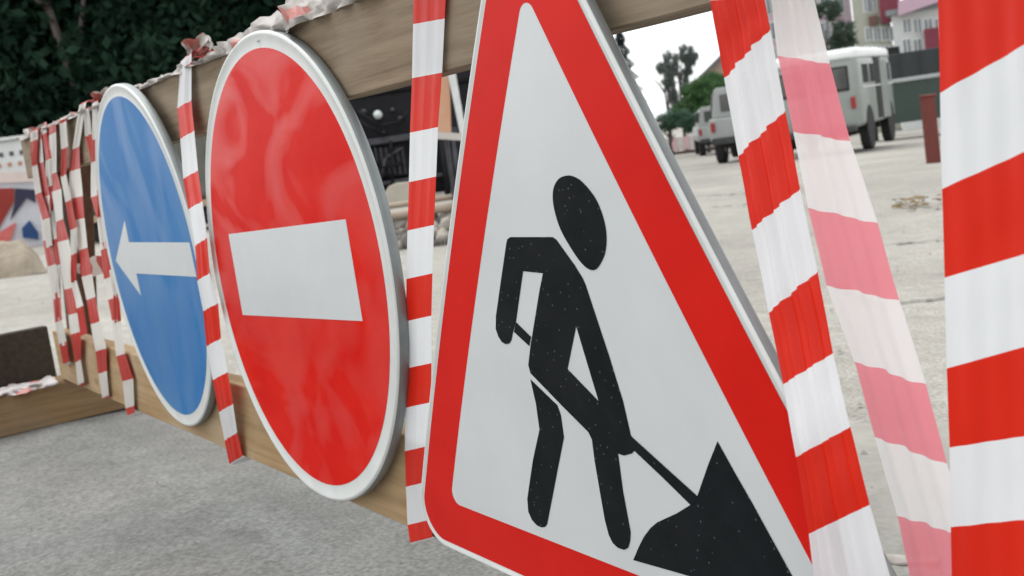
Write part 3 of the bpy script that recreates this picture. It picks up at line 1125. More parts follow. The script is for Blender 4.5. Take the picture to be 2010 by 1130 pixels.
F = Far(30, 545, 12.6)
r = MB()
nx, ny = 46, 22
u0 = F.uw(-260, 545)[0]; u1 = F.uw(94, 545)[0]; hh = F.uw(40, 482)[1]
for i in range(nx + 1):
    for j in range(ny + 1):
        u = i / nx; v_ = j / ny
        x = u0 + (u1 - u0) * u; y = -.05 + 1.4 * v_
        e = min(1, u * 6, (1 - u) * 9) ** .5 * math.sin(PI * min(1, v_ * 1.0)) ** .5
        z = hh * e * (1 + .35 * noise.noise(Vector((x * 3, y * 3, 0))) + .25 * noise.noise(Vector((x * 9, y * 9, 2))))
        r.v.append((x, y, max(z, -.02)))
for i in range(nx):
    for j in range(ny):
        a = i * (ny + 1) + j
        r.f.append((a, a + ny + 1, a + ny + 2, a + 1)); r.m.append(0)
o = r.build('soil_heap', mat('dry_soil', (.22, .18, .13), .95, (.36, .31, .24), 5, .2, bump=1.0, bscale=18, bdist=.03), smooth=True)
o.location = F.o; o.rotation_euler = (0, 0, F.yaw)
tag(o, 'long heap of dry brown soil lying on the pale ground at the far left', 'soil heap')

# ---- canvas covered truck behind the blue sign
F = Far(280, 478, 21)
r = F.root('tarpaulin_truck', 'grey olive canvas covered truck standing behind the blue arrow sign', 'truck')
m_tarp = mat('olive_grey_tarp', (.10, .10, .085), .85, (.14, .14, .12), 2.5, .3, bump=.6, bscale=5, bdist=.02)
m_black = mat('black_rubber', (.012, .012, .012), .8, (.02, .02, .02), 6, .2)
m_steeld = mat('dark_steel', (.03, .032, .034), .5, (.055, .055, .055), 5, .3, metal=.3)
uL, wT = F.uw(118, 250); uR = F.uw(470, 250)[0]; wM = F.uw(300, 405)[1]
wT = F.uw(300, 232)[1]
MB().box(((uL + uR) / 2, 1.15, (wT + wM) / 2), (uR - uL, 2.3, wT - wM)).build('canvas_cover', m_tarp, r, bevel=.12, seg=3)
for k in range(7):
    x = uL + (uR - uL) * (k + .5) / 7
    MB().box((x, -.008, (wT + wM) / 2), (.03, .03, wT - wM - .2)).build('strap', mat('strap_canvas', (.16, .15, .12), .8) if k == 0 else bpy.data.materials['strap_canvas'], r)
MB().box(((uL + uR) / 2, 1.15, wM - .07), (uR - uL + .1, 2.36, .12)).build('load_bed', mat('tan_bed', (.42, .33, .22), .8, (.33, .25, .17), 4, .2), r, bevel=.01)
MB().box(((uL + uR) / 2, 1.15, wM - .30), (uR - uL - .4, 1.0, .3)).build('chassis', m_steeld, r)
for x in (uL + .45, uL + 1.5, uR - .6):
    for y in (.25, 2.05):
        mbw = MB(); mbw.lathe([(.18, -.12), (.40, -.12), (.44, -.08), (.44, .08), (.40, .12), (.18, .12)], 24, 'Y', o=(0, 0, 0))
        w_ = mbw.build('wheel', m_black, r, smooth=False); w_.location = (x, y, .44)
        mbh = MB(); mbh.lathe([(0.001, -.10), (.12, -.10), (.19, -.06)], 16, 'Y'); hb = mbh.build('hub', m_steeld, w_)
MB().box((uR + 1.0, 1.15, wM + .35), (1.7, 2.1, 1.5)).build('cab', m_tarp, r, bevel=.15, seg=3)

# ---- dark road machine between the red sign and the triangle
F = Far(800, 440, 11.3)
r = F.root('road_machine', 'dark parked road machine seen between the red round sign and the triangle', 'machine')
U = lambda x, y: F.uw(x, y)
mk = mat('machine_black', (.006, .006, .008), .6, (.014, .014, .017), 7, .3, spec=.2)
mk2 = mat('machine_grey', (.015, .015, .019), .45, (.055, .055, .065), 9, .3, metal=.2)
m_tan = mat('tan_fender', (.50, .46, .38), .6, (.4, .36, .3), 6, .2)


def fbox(name, x0, y0, x1, y1, d0, d1, m, parent=None, bev=.01):
    xm = min(max(790, x0), x1)
    a, b = (U(x0, (y0 + y1) / 2)[0], U(xm, y1)[1]), (U(x1, (y0 + y1) / 2)[0], U(xm, y0)[1])
    return MB().box(((a[0] + b[0]) / 2, (d0 + d1) / 2, (a[1] + b[1]) / 2), (abs(b[0] - a[0]), d1 - d0, abs(b[1] - a[1]))).build(name, m, parent or r, bevel=bev)


fbox('engine_housing', 560, 150, 1060, 392, .55, 1.9, mk, bev=.05)
fbox('hood_panel', 640, 120, 1000, 175, .50, 1.7, mk, bev=.05)
fbox('mounting_rail', 600, 262, 905, 276, .42, .50, mk2)
fbox('lower_rail', 640, 352, 905, 360, .42, .50, mk2)
fbox('radiator', 700, 285, 800, 345, .44, .53, mk, bev=.004)
for k in range(9):
    fbox('radiator_fin', 704 + k * 11, 288, 707 + k * 11, 343, .425, .4395, mk2, bev=0)
mbp = MB()
for pts in (((766, 275), (768, 300), (770, 362)), ((690, 250), (720, 285), (735, 330)), ((700, 215), (745, 245), (790, 235), (800, 215)),
            ((720, 300), (745, 330), (790, 320)), ((745, 360), (756, 310), (790, 290)), ((672, 210), (700, 235), (752, 262)), ((712, 330), (730, 345), (760, 342))):
    P3 = [(U(*p)[0], .40 - .02 * (i % 2), U(*p)[1]) for i, p in enumerate(pts)]
    hs_ = MB(); hs_.path(P3, .014, 8); hs_.build('hose', random.choice([mk, mk2, mat('pink_grey_pipe', (.22, .17, .19), .5)]), r, smooth=True)
a = U(740, 222)
mbl = MB(); mbl.lathe([(0.001, -.01), (.035, 0), (.045, .03), (.045, .09)], 20, 'Y', o=(a[0], .40, a[1]))
mbl.build('lamp', mat('lamp_glass', (.55, .6, .58), .1, spec=.9), r, smooth=True)
for (x, y, s) in ((712, 216, .03), (786, 230, .028), (770, 212, .022), (700, 262, .025), (752, 258, .018), (728, 318, .026), (742, 352, .022)):
    a = U(x, y)
    mbl = MB(); mbl.lathe([(0.001, -.02), (s * .8, -.015), (s, .0), (s, .10)], 14, 'Y', o=(a[0], .44, a[1]))
    mbl.build('cap', mk2, r, smooth=True)
# cylinders right of the tape
for x, rr in ((868, .030), (880, .026), (893, .034), (905, .03), (930, .05)):
    a, b = U(x, 262), U(x + 16, 396)
    mbc = MB(); mbc.tube((a[0], .42, a[1]), (b[0], .42, b[1]), rr, rr, 14)
    mbc.build('cylinder', mk2 if x in (893, 880) else mk, r, smooth=True)
mbf = MB()
pl = [U(748, 405), U(752, 385), U(762, 368), U(778, 360), U(812, 357), U(818, 405)]
mbf.prism(pl, .20, .55); mbf.build('fender', m_tan, r, bevel=.012)
for x in (640, 980):
    a = U(x, 400)
    mbw = MB(); mbw.lathe([(.18, -.15), (.36, -.15), (.40, -.1), (.40, .1), (.36, .15), (.18, .15)], 28, 'Y')
    w_ = mbw.build('wheel', m_black, r); w_.location = (a[0], .8, .40)
    mbh = MB(); mbh.lathe([(.001, -.12), (.1, -.12), (.19, -.08)], 18, 'Y'); mbh.build('hub', mk2, w_)

# orange and white striped plate leaning in front of the machine
F = Far(880, 300, 10.2)
a = [F.uw(*p) for p in ((862, 145), (884, 140), (900, 255), (862, 268))]
r = F.root('warning_plate', 'small leaning orange and white plate just right of the middle hanging tape', 'plate')
mb = MB(); mb.prism([F.uw(*p) for p in ((845, 150), (882, 143), (886, 262), (845, 266))], 0, .02)
mb.build('orange_face', mat('faded_orange', (.55, .27, .15), .6, (.5, .34, .24), 6, .2), r)
mb = MB(); mb.prism([F.uw(*p) for p in ((878, 140), (893, 136), (916, 268), (905, 272))], -.03, .012)
mb.build('white_edge', m_rimw, r)
mb = MB(); mb.prism([F.uw(*p) for p in ((850, 258), (912, 262), (914, 276), (850, 272))], -.035, .03)
mb.build('foot_rail', mat('pale_rail', (.5, .46, .43), .7), r)
mb = MB(); a0 = F.uw(875, 270); mb.tube((a0[0], .05, a0[1]), (a0[0], .05, .0), .02, .02, 8); mb.build('stand', mk2, r)

# pipes and rubble in front
m_pipe = mat('tan_pipe', (.38, .31, .24), .6, (.28, .22, .17), 5, .3, bump=.3)
for i, (y0, rad, t, lab) in enumerate(((396, .026, 10.4, 'thin tan pipe, upper one of the two lying in front of the road machine'),
                                       (416, .040, 10.3, 'thicker tan pipe, lower one of the two in front of the road machine'))):
    F = Far(820, y0, t)
    F.o.z = at(820, y0, t)[2]
    r = F.root('pipe', lab, 'pipe', 'pipes in front of the road machine')
    a, b = F.uw(560, y0 + 12), F.uw(1050, y0 - 14)
    mb = MB(); mb.lathe([(rad * .8, a[0]), (rad, a[0]), (rad, b[0]), (rad * .8, b[0])], 18, 'X', o=(0, 0, 0))
    mb.build('pipe_body', m_pipe, r, smooth=True)
    for e in (a[0] + .5, b[0] - .5):
        mb = MB(); mb.lathe([(rad, -.02), (rad * 1.25, -.02), (rad * 1.25, .02), (rad, .02)], 18, 'X', o=(e, 0, 0)); mb.build('flange', mk2, r)
F = Far(820, 490, 9.84)
m_rub = [mat('rubble_pale', (.42, .38, .33), .95, (.30, .27, .23), 8, .2, bump=.6), mat('rubble_dark', (.13, .12, .11), .95, (.2, .18, .16), 8, .2, bump=.6)]
hR = F.uw(820, 430)[1]
rocks = []
for k in range(6):
    bm = bmesh.new(); bmesh.ops.create_icosphere(bm, subdivisions=2, radius=1)
    for v in bm.verts: v.co *= 1 + .35 * noise.noise(v.co * 1.3 + Vector((k * 5, 0, 0)))
    me = bpy.data.meshes.new('rubble_stone'); bm.to_mesh(me); bm.free()
    me.materials.append(m_rub[k % 2]); rocks.append(me)
rb = F.root('rubble_pile', 'low pile of broken concrete lumps under the pipes by the road machine', 'rubble')
u0, u1 = F.uw(560, 490)[0], F.uw(1050, 490)[0]
for k in range(230):
    y = random.uniform(0, .75)
    x = random.uniform(u0, u1)
    s = random.uniform(.025, .075)
    o = bpy.data.objects.new('stone', rocks[k % 6]); COL.objects.link(o); o.parent = rb
    o.location = (x, y, s * .5 + y / .75 * hR * random.uniform(.3, 1.0)); o.scale = (s * 1.3, s, s * .8)
    o.rotation_euler = (random.random() * 6, random.random() * 6, random.random() * 6)
mb = MB()
mb.prism([(u0, -.01), (u1, -.01), (u1, hR * .8), (u0, hR * .8)], .5, 1.0); mb.build('core', m_rub[1], rb)

# ---- sky window between triangle and tape
def conifer(px, py_top, py_base, t, label, wpx, m):
    F = Far(px, py_base, t)
    h = F.uw(px, py_top)[1]
    r = F.root('conifer_tree', label, 'tree')
    trunk(r, h, .03 * h * .4, m_bark, (0, 0), 0, 3, 1.0)
    w = wpx * t / FPX
    rng = np.random.RandomState(int(px))
    mb = MB()
    for k in range(26000):
        z = rng.uniform(.06, 1.0)
        rad = w * (1 - z) ** .8 * (.72 + .28 * math.sin(z * 70)) * math.sqrt(rng.uniform(.1, 1)) + .02 * w
        a = rng.uniform(0, 6.283)
        c_ = Vector((rad * math.cos(a), rad * math.sin(a), z * h - rad * .25))
        s = .011 * h * rng.uniform(.5, 1.2)
        d1 = Vector((math.cos(a), math.sin(a), -.3)) * s
        d2 = Vector((-math.sin(a), math.cos(a), rng.uniform(-.6, .6))) * s * .4
        mb.add([c_ - d2, c_ + d1, c_ + d2], [(0, 1, 2)])
    mb.build('crown', m, r, fix=False)


m_con = mat('conifer_needles', (.035, .055, .050), .8, (.06, .085, .08), 2, .2, spec=.2)
conifer(1250, 45, 330, 42, 'tall dark grey conifer rising just right of the triangular sign edge', 62, m_con)


def broad(px, py_base, t, clumps, label, name='tree', m=None, mesh=LM, tr=None, grp=None):
    """clumps: (px, py, half width px, half height px)"""
    F = Far(px, py_base, t)
    r = F.root(name, label, 'tree', grp)
    k = t / FPX
    top = max(F.uw(c_[0], c_[1])[1] for c_ in clumps)
    trunk(r, top * .95, tr or .10, m_bark, (0, 0), 3, int(px), .9)
    for i, (x, y, a, b) in enumerate(clumps):
        u, w = F.uw(x, y)
        crown(leafm(mesh[i % len(mesh)], m or m_leafM), m or m_leafM, r, (u, random.uniform(-.3, .3), w), (a * k, a * k * .9, b * k), i * 1.3)
    return r


m_pop = mat('poplar_leaves', (.10, .125, .11), .8, (.15, .18, .16), 2, .2, spec=.2)
broad(1322, 300, 60, [(1317, 125, 15, 24), (1312, 150, 20, 22), (1318, 178, 9, 20), (1325, 200, 13, 20), (1296, 133, 9, 12), (1326, 225, 13, 18)],
      'slim grey poplar with an uneven crown, left one of the two against the white sky', 'poplar_tree', m_pop, LB)
broad(1350, 300, 61, [(1347, 105, 14, 18), (1350, 128, 14, 20), (1342, 155, 10, 18), (1348, 180, 12, 18), (1364, 112, 8, 10), (1350, 210, 12, 20)],
      'slim grey poplar reaching highest, right one of the two against the white sky', 'poplar_tree', m_pop, LB)
broad(1392, 300, 52, [(1390, 175, 34, 26), (1378, 200, 36, 28), (1412, 190, 30, 34), (1350, 215, 30, 20), (1392, 225, 40, 22), (1368, 180, 26, 20), (1405, 160, 24, 18), (1375, 240, 36, 20)],
      'bright green leafy tree between the poplars and the striped tape', 'broadleaf_tree')
broad(1318, 300, 50, [(1310, 240, 26, 17), (1335, 232, 26, 18), (1365, 240, 26, 18)],
      'low dark green bushy tree at the foot of the poplars', 'broadleaf_tree', mat('bush_green', (.04, .10, .055), .7, (.08, .16, .10), 2, .2))

F = Far(1420, 300, 75)
r = F.root('gabled_house', 'small tan gabled house showing above the green tree beside the striped tape', 'house')
MB().prism([F.uw(*p) for p in ((1388, 300), (1388, 138), (1424, 104), (1530, 140), (1530, 300))], 0, 8).build('wall', mat('tan_plaster', (.50, .40, .31), .8, (.42, .35, .28), 2, .2), r)
MB().prism([F.uw(*p) for p in ((1372, 150), (1424, 98), (1540, 136), (1540, 142), (1424, 107), (1378, 152))], -.4, 8.3).build('roof', mat('grey_roof', (.14, .15, .16), .7), r)

# low white pink fence across the far yard
F = Far(1360, 297, 58)
r = F.root('yard_fence', 'low pale pink and white fence across the far side of the yard', 'fence')
m_pk = [mat('pinkish_paint', (.62, .42, .42), .7), mat('dirty_white_paint', (.66, .63, .60), .7, (.5, .47, .45), 3, .2)]
a = F.uw(1270, 300); b = F.uw(1480, 292)
zt = F.uw(1360, 266)[1]; z0 = 0
nP = 17
for k in range(nP):
    x0 = a[0] + (b[0] - a[0]) * k / nP; wd = (b[0] - a[0]) / nP
    MB().box((x0 + wd / 2, 0, (zt + z0) / 2 + .12), (wd * .92, .06, zt - z0 - .2)).build('fence_panel', m_pk[k % 2], r)
    MB().box((x0, .05, (zt + z0) / 2), (.08, .08, zt - z0 + .1)).build('fence_post', m_pk[1], r)
MB().box(((a[0] + b[0]) / 2, .02, .06), (b[0] - a[0], .25, .22)).build('plinth', mat('dark_plinth', (.10, .07, .06), .9), r)


# ---- vehicles
m_vanw = mat('van_roof_white', (.72, .74, .72), .35, (.62, .64, .62), 2, .2, coat=.2)
m_vang = mat('van_grey_green', (.21, .235, .215), .4, (.27, .29, .27), 1.5, .2, coat=.2)
m_glass = mat('window_glass', (.05, .055, .05), .08, (.08, .08, .075), 2, .2, spec=.8)
m_tail = mat('tail_lamp_red', (.30, .02, .02), .25)
m_void = mat('shade_and_black_trim', (.012, .012, .012), .8)  # near black for dark parts and for panels standing in for shade


def loft_body(sections, mats=None):
    """sections: list of (y, [(x, z), ...]) with same count"""
    mb = MB(); n = len(sections[0][1])
    for y, pts in sections:
        mb.v += [(x, y, z) for x, z in pts]
    for s_ in range(len(sections) - 1):
        for k in range(n):
            a = s_ * n + k; b = s_ * n + (k + 1) % n
            mb.f.append((a, b, b + n, a + n)); mb.m.append(0)
    mb.f.append(tuple(range(n - 1, -1, -1))); mb.m.append(0)
    e = (len(sections) - 1) * n
    mb.f.append(tuple(e + k for k in range(n))); mb.m.append(0)
    return mb


def rsec(w, z0, z1, rt=.22, rb=.10, n=6, tuck=.0):
    """rounded van section half width w"""
    pts = []
    for (cx, cz, r_, a0) in ((w - rb, z0 + rb, rb, -90), (w - rt - tuck, z1 - rt, rt, 0), (-w + rt + tuck, z1 - rt, rt, 90), (-w + rb, z0 + rb, rb, 180)):
        for k in range(n + 1):
            a = math.radians(a0 + 90 * k / n)
            pts.append((cx + r_ * math.cos(a), cz + r_ * math.sin(a)))
    return pts


def wheel(parent, x, y, R=.36, w=.2):
    mb = MB(); mb.lathe([(R * .55, -w / 2), (R * .92, -w / 2), (R, -w / 2 + .03), (R, w / 2 - .03), (R * .92, w / 2), (R * .55, w / 2)], 28, 'X')
    o = mb.build('wheel', m_black, parent, smooth=False); o.location = (x, y, R)
    mb = MB(); mb.lathe([(.001, w / 2 - .02), (R * .3, w / 2 - .02), (R * .56, w / 2 - .06)], 20, 'X'); mb.build('rim', m_vang, o)
    mb = MB(); mb.lathe([(.001, -w / 2 + .02), (R * .3, -w / 2 + .02), (R * .56, -w / 2 + .06)], 20, 'X'); mb.build('rim', m_vang, o)
    return o


def make_van(root):
    """local frame: rear face at y=0 looking to -y, body runs to +y"""
    secs = []
    for y, w, zt, rt in ((0.0, .86, 2.00, .20), (.05, .93, 2.06, .26), (.25, .955, 2.09, .30), (2.6, .955, 2.09, .30), (3.7, .95, 2.07, .30), (4.1, .92, 1.95, .30), (4.25, .88, 1.2, .2)):
        secs.append((y, rsec(w, .52, zt, rt)))
    b = loft_body(secs).build('body', m_vang, root, smooth=True)
    mb = MB()
    rs = []
    for y, w, zt, rt in ((-.02, .84, 2.02, .20), (.05, .94, 2.09, .27), (.25, .965, 2.12, .31), (2.6, .965, 2.12, .31), (3.7, .96, 2.10, .31), (4.08, .9, 1.99, .28)):
        rs.append((y, rsec(w, 1.90 if zt > 2.0 else 1.84, zt, min(rt, .1), .03)))
    loft_body(rs).build('roof', m_vanw, root, smooth=True)
    # rear: two door leaves with windows, seam, lamps, bumper
    for s_ in (-1, 1):
        MB().box((s_ * .42, -.012, 1.52), (.62, .03, .42)).build('window', m_glass, root, bevel=.05, seg=3)
        MB().box((s_ * .42, -.006, 1.52), (.70, .03, .50)).build('window_seal', m_void, root, bevel=.05, seg=3)
        MB().box((s_ * .82, -.02, 1.02), (.09, .06, .24)).build('tail_lamp', m_tail, root, bevel=.015)
    MB().box((0, -.003, 1.18), (.012, .03, 1.3)).build('door_seam', m_void, root)
    MB().box((.08, -.03, 1.15), (.05, .04, .12)).build('door_handle', m_steeld, root)
    MB().box((0, -.10, .50), (1.7, .10, .12)).build('bumper', m_steeld, root, bevel=.02)
    MB().box((0, 2.1, .46), (1.3, 3.9, .22)).build('chassis', m_void, root)
    # right side (+x): black panel for the doorway's inner shade and the door swung out, side windows
    x = .957
    MB().box((x, 2.25, 1.25), (.03, .85, 1.30)).build('doorway_shade', m_void, root, bevel=.04)  # solid black box, the shaded interior is only its colour
    dr = MB().box((x + .02, 2.70 + .04, 1.22), (.05, .80, 1.30)).build('side_door', m_vang, root, bevel=.03)
    dr.location = (0, 0, 0)
    for y0, L_ in ((.75, .62), (1.48, .5), (3.3, .55)):
        MB().box((x - .004, y0, 1.58), (.03, L_, .40)).build('side_window', m_glass, root, bevel=.05)
    for s_ in (-1, 1):
        for y in (.85, 3.3):
            wheel(root, s_ * .87, y)
            mb = MB(); mb.lathe([(.001, .012), (.40, .012), (.43, .0)] if s_ > 0 else [(.001, -.012), (.40, -.012), (.43, .0)], 28, 'X', o=(s_ * .955, y, .50)); mb.build('wheel_well_shade', m_void, root)  # flat black disc on the body, stands for shade in the wheel well
    MB().box((x + .015, 2.1, 1.30), (.012, 3.6, .03)).build('trim_strip', m_vanw, root)


F = Far(1690, 300, 24.0)
u = F.uw(1688, 240)[0]
r = empty('white_roof_van', F.o, F.yaw, 'grey green van with a white rounded roof and open side door at right', 'van')
ang = math.radians(-11)
rv = Matrix.Rotation(F.yaw + ang, 3, 'Z')
make_van(r)
r.rotation_euler = (0, 0, F.yaw + ang)
r.location = F.o + Matrix.Rotation(F.yaw, 3, 'Z') @ Vector((u, 0, 0)) - rv @ Vector((.90, 0, 0))


def make_car(root):
    """white off-road car; rear at y=0"""
    mb = MB()
    low = [(-.85, .55), (-.88, .75), (-.84, 1.08), (.84, 1.08), (.88, .75), (.85, .55)]
    secs = [(0, low), (1.0, low), (2.6, low), (3.75, [(-.80, .55), (-.84, .75), (-.78, 1.02), (.78, 1.02), (.84, .75), (.80, .55)])]
    loft_body(secs).build('body', m_vanw, root, bevel=.04, seg=3)
    cab = [(-.78, 1.08), (-.68, 1.72), (-.60, 1.78), (.60, 1.78), (.68, 1.72), (.78, 1.08)]
    cab2 = [(-.78, 1.08), (-.62, 1.66), (-.55, 1.70), (.55, 1.70), (.62, 1.66), (.78, 1.08)]
    loft_body([(.1, cab), (2.3, cab2)]).build('cabin', m_vanw, root, bevel=.03)
    MB().box((0, .09, 1.42), (1.1, .03, .40)).build('rear_window', m_glass, root, bevel=.04)
    for s_ in (-1, 1):
        for y in (.6, 1.6):
            MB().box((s_ * .745, y, 1.42), (.10, .75, .40), tilt=Matrix.Rotation(s_ * -.17, 3, 'Y')).build('side_window', m_glass, root, bevel=.02)
        MB().box((s_ * .76, -.015, .88), (.10, .05, .22)).build('tail_lamp', m_tail, root, bevel=.01)
        for y in (.65, 3.0): wheel(root, s_ * .72, y, .36, .22)
    MB().box((0, -.08, .55), (1.6, .12, .16)).build('bumper', m_steeld, root, bevel=.02)
    MB().box((0, 1.8, .48), (1.2, 3.3, .2)).build('chassis', m_void, root)


F = Far(1420, 300, 28.5)
car1 = empty('white_car', F.o, F.yaw, 'white off-road car with black wheels half hidden behind the striped tapes', 'car', 'white cars in the yard')
m_van_keep = m_vanw
m_vanw = mat('car_dull_white', (.30, .32, .31), .4, (.38, .39, .38), 2, .2)
make_car(car1)
m_vanw = m_van_keep


def put(root, F, px, anchor, ang):
    u = F.uw(px, 300)[0]
    rv = Matrix.Rotation(F.yaw + ang, 3, 'Z')
    root.rotation_euler = (0, 0, F.yaw + ang)
    root.location = F.o + Matrix.Rotation(F.yaw, 3, 'Z') @ Vector((u, 0, 0)) - rv @ Vector(anchor)


put(car1, F, 1406, (-.86, .65, 0), math.radians(-9))
car2 = copy_tree(car1)
car2['label'] = 'small distant white car parked in front of the green trees beside the tape'
F = Far(1380, 290, 44)
put(car2, F, 1372, (-.86, .65, 0), math.radians(4))

# dark green trailer behind the van
F = Far(1790, 240, 33)
r = F.root('dark_trailer', 'dark green box trailer with a pale rail standing right behind the van', 'trailer')
m_trl = mat('trailer_dark_green', (.015, .020, .023), .55, (.024, .030, .032), 2, .2)
m_trl2 = mat('trailer_green', (.03, .055, .045), .6, (.04, .06, .05), 2, .2)


def qbox(name, x0, y0, x1, y1, d0, d1, m, bev=.02):
    xm = min(max(1790, x0), x1)
    a, b = (F.uw(x0, (y0 + y1) / 2)[0], F.uw(xm, y1)[1]), (F.uw(x1, (y0 + y1) / 2)[0], F.uw(xm, y0)[1])
    return MB().box(((a[0] + b[0]) / 2, (d0 + d1) / 2, (a[1] + b[1]) / 2), (abs(b[0] - a[0]), d1 - d0, abs(b[1] - a[1]))).build(name, m, r, bevel=bev)


qbox('upper_box', 1700, 100, 2040, 150, 0, 2.2, m_trl)
qbox('lower_box', 1700, 158, 2040, 238, .02, 2.2, m_trl2)
qbox('pale_rail', 1700, 150, 2040, 157, -.04, 2.1, mat('pale_metal', (.4, .42, .42), .5))
for k in range(8):
    qbox('rib', 1725 + k * 40, 103, 1728 + k * 40, 148, -.03, .02, m_trl, 0)
for x in (1960, 2000):
    w_ = wheel(r, 0, 0, .45, .25); w_.location = (F.uw(x, 240)[0], .3, .45); w_.rotation_euler = (0, 0, PI / 2)
a = F.uw(1900, 240)
MB().box((a[0], 1.0, .55), (3.4, .6, .2)).build('chassis', m_void, r)
MB().box((F.uw(1715, 240)[0], 1.0, .35), (.12, .12, .75)).build('support_leg', m_void, r)

# red post
F = Far(1832, 320, 15.2)
r = F.root('red_post', 'dark red post standing on the yard beside the wide tape at right', 'post')
a, b = F.uw(1818, 320), F.uw(1848, 320)
ht = F.uw(1832, 188)[1]
MB().box(((a[0] + b[0]) / 2, .08, ht / 2), (b[0] - a[0], .16, ht)).build('shaft', m_redpost, r, bevel=.01)
MB().box(((a[0] + b[0]) / 2 + .01, .08, ht + .012), (b[0] - a[0] + .03, .19, .03)).build('cap', m_redpost, r, bevel=.005)

# ---- buildings at the upper right
m_lil = mat('lilac_plaster', (.48, .36, .44), .8, (.56, .46, .52), 1, .2)
m_wht = mat('pale_facade', (.52, .55, .55), .7, (.60, .62, .60), 1, .2)
m_mar = mat('maroon_panel', (.14, .015, .035), .6, (.2, .03, .05), 1, .2)
m_teal = mat('teal_panel', (.03, .10, .10), .6, (.05, .14, .13), 1, .2)
m_bei = mat('beige_green_plaster', (.36, .38, .30), .8, (.44, .45, .38), 1, .2)
m_wing = mat('grey_window', (.13, .16, .18), .2, (.2, .23, .25), 1, .2, spec=.8)


def block(px0, px1, pytop, t, label, wallm, accents, wins, cat='building', name='apartment_block'):
    global F, r
    F = Far((px0 + px1) / 2, 240, t)
    r = F.root(name, label, cat)
    a, b = F.uw(px0, 200)[0], F.uw(px1, 200)[0]
    h = F.uw((px0 + px1) / 2, pytop)[1]
    MB().box(((a + b) / 2, 4, h / 2), (b - a, 8, h)).build('wall', wallm, r, bevel=.03)
    MB().box(((a + b) / 2, 4, h + .1), (b - a + .4, 8.4, .22)).build('roof', m_zinc, r)
    for x0, y0, x1, y1, m_, nm, d in accents:
        qbox(nm, x0, y0, x1, y1, -d, .01, m_, .01)
    for x0, x1, y0, y1, nx, ny in wins:
        for i in range(nx):
            for j in range(ny):
                xx = x0 + (x1 - x0) * (i + .5) / nx; yy = y0 + (y1 - y0) * (j + .5) / ny
                hw, hh2 = (x1 - x0) / nx * .27, (y1 - y0) / ny * .34
                c0, c1 = F.uw(xx - hw, yy + hh2), F.uw(xx + hw, yy - hh2)
                W_, H_ = c1[0] - c0[0], c1[1] - c0[1]
                fr = MB().box(((c0[0] + c1[0]) / 2, -.01, (c0[1] + c1[1]) / 2), (W_ + .12, .05, H_ + .12)).build('window', m_vanw, r)
                MB().box(((c0[0] + c1[0]) / 2, -.04, (c0[1] + c1[1]) / 2), (W_, .03, H_)).build('pane', m_wing, fr)
                MB().box(((c0[0] + c1[0]) / 2, -.055, (c0[1] + c1[1]) / 2), (.04, .03, H_)).build('mullion', m_vanw, fr)


block(1480, 1690, -160, 62, 'lilac apartment block behind the small dark tree left of the teal panel', m_lil,
      [(1672, -120, 1690, 58, m_teal, 'teal_panel', .25)], [(1500, 1660, -120, 190, 6, 6)])
block(1692, 1764, -120, 56, 'beige green building with a maroon balcony above the van roof', m_bei,
      [(1722, -100, 1762, 42, m_mar, 'maroon_balcony', .7), (1705, 30, 1722, 48, mat('brown_panel', (.16, .09, .07), .7), 'brown_panel', .3)],
      [(1698, 1762, 48, 120, 4, 2), (1695, 1720, -100, 30, 2, 3)])
block(1766, 1990, 8, 52, 'long white building with tall windows and a pink sloping roof edge at upper right', m_wht,
      [(1816, 58, 1846, 104, m_mar, 'maroon_porch', .8)], [(1770, 1980, 30, 110, 10, 2)])
mb = MB(); mb.prism([F.uw(*p) for p in ((1764, 32), (1764, 4), (1850, -30), (1990, -70), (1990, -30), (1850, 2))], -.6, .0)
mb.build('roof_fascia', mat('pink_fascia', (.52, .36, .44), .8), r)

F = Far(1745, 240, 40)
r = F.root('roof_box', 'small dark box roof showing right above the van roof', 'kiosk')
qbox('kiosk_wall', 1724, 104, 1762, 240, .0, 1.2, mat('kiosk_grey', (.2, .19, .17), .8))
qbox('kiosk_roof', 1720, 90, 1766, 104, -.1, 1.3, m_void)

broad(1640, 260, 44, [(1655, 62, 20, 22), (1640, 92, 22, 18), (1625, 20, 26, 20), (1668, 78, 16, 16)],
      'small dark leafy tree in front of the lilac block left of the van roof', 'small_tree', mat('dark_leaf_green', (.02, .045, .028), .7, (.07, .11, .07), 3, .2), LB)  # dark green tones of the small tree's own leaves

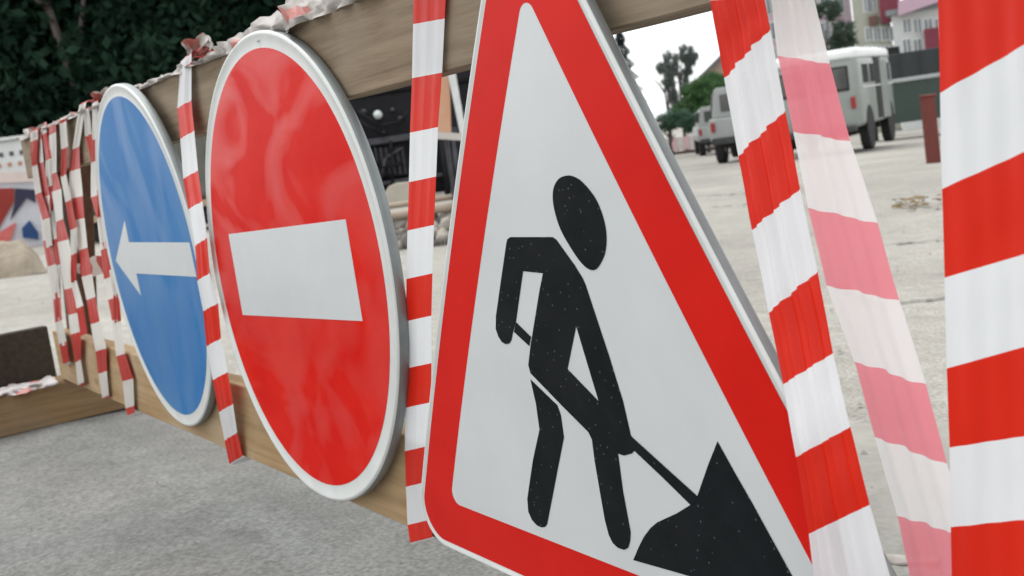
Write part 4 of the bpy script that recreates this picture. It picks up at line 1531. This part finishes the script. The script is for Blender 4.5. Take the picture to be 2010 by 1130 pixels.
# fallen leaves and scraps on the yard
F = Far(1800, 405, 10.2)
P = at(1800, 405, 1)
d = ray(1800, 405); tt = (SL * -CP[1] - CP[2]) / (d[2] + SL * d[1]); G = CP + d * tt
mb = MB(); random.seed(3)
for k in range(60):
    a = random.gauss(0, .10); b = random.gauss(0, .18); s = random.uniform(.02, .05); an = random.random() * 6
    c_ = Vector((a * 1.0, b * 1.2, .015 + random.random() * .04))
    e1 = Vector((math.cos(an), math.sin(an), random.uniform(-.3, .3))) * s; e2 = Vector((-math.sin(an), math.cos(an), random.uniform(-.3, .3))) * s * .6
    mb.add([c_ - e1, c_ + e2, c_ + e1, c_ - e2], [(0, 1, 2, 3)])
o = mb.build('leaf_litter', mat('dry_leaves', (.10, .065, .022), .9, (.20, .14, .06), 9, .2), fix=False)
o.location = (G[0], G[1], gz(G[0], G[1])); o.rotation_euler = (0, 0, F.yaw)
tag(o, 'small heap of dry brown leaves on the pale yard left of the wide tape', 'leaves', kind='stuff')

d = ray(1762, 1112); tt = (SL * -CP[1] - CP[2]) / (d[2] + SL * d[1]); G = CP + d * tt
c = crumple('tape_scrap', (G[0] - .05, G[1] - .02, G[2] + .008), (G[0] + .05, G[1] + .03, G[2] + .008), .014, .02, 31, [m_film, mat('orange_scrap', (.5, .25, .12), .6)], 30, 9, .3)
tag(c, 'small crumpled scrap of orange and white tape on the asphalt at lower right', 'scrap')

# cracks in the yard paving: thin sunken strips
def crack(pts, w, seed):
    mb = MB(); rnd = random.Random(seed)
    P = []
    for (x0, y0), (x1, y1) in zip(pts[:-1], pts[1:]):
        for k in range(14):
            t = k / 14
            P.append((x0 + (x1 - x0) * t + rnd.uniform(-1, 1) * w * 1.2, y0 + (y1 - y0) * t + rnd.uniform(-1, 1) * w * 2))
    for i, (x, y) in enumerate(P):
        ww = w * rnd.uniform(.3, 1.0)
        mb.v += [(x - ww * .3, y - ww, gz(x, y) + .0062), (x + ww * .3, y + ww, gz(x, y) + .0062)]
    for i in range(len(P) - 1):
        mb.f.append((2 * i, 2 * i + 2, 2 * i + 3, 2 * i + 1)); mb.m.append(0)
    return mb


def gp(x, y):
    d = ray(x, y); tt = (SL * -CP[1] - CP[2]) / (d[2] + SL * d[1]); G = CP + d * tt
    return (G[0], G[1])


m_crack = mat('crack_dirt', (.11, .105, .095), .95, (.2, .19, .17), 12, .2)
for i, (pts, w, lab) in enumerate(((((1395, 408), (1480, 400)), .035, 'dark crack across the yard next to the triangle edge'),
                                    (((1640, 560), (1720, 600), (1880, 585)), .02, 'dark crack in the yard behind the pale tape'),
                                    (((1385, 385), (1470, 380)), .03, 'upper faint crack across the yard next to the triangle edge'),
                                    (((1760, 480), (1880, 470)), .02, 'short crack in the yard below the dry leaves'))):
    o = crack([gp(*p) for p in pts], w, i).build('crack', m_crack, fix=False)
    o['kind'] = 'structure'
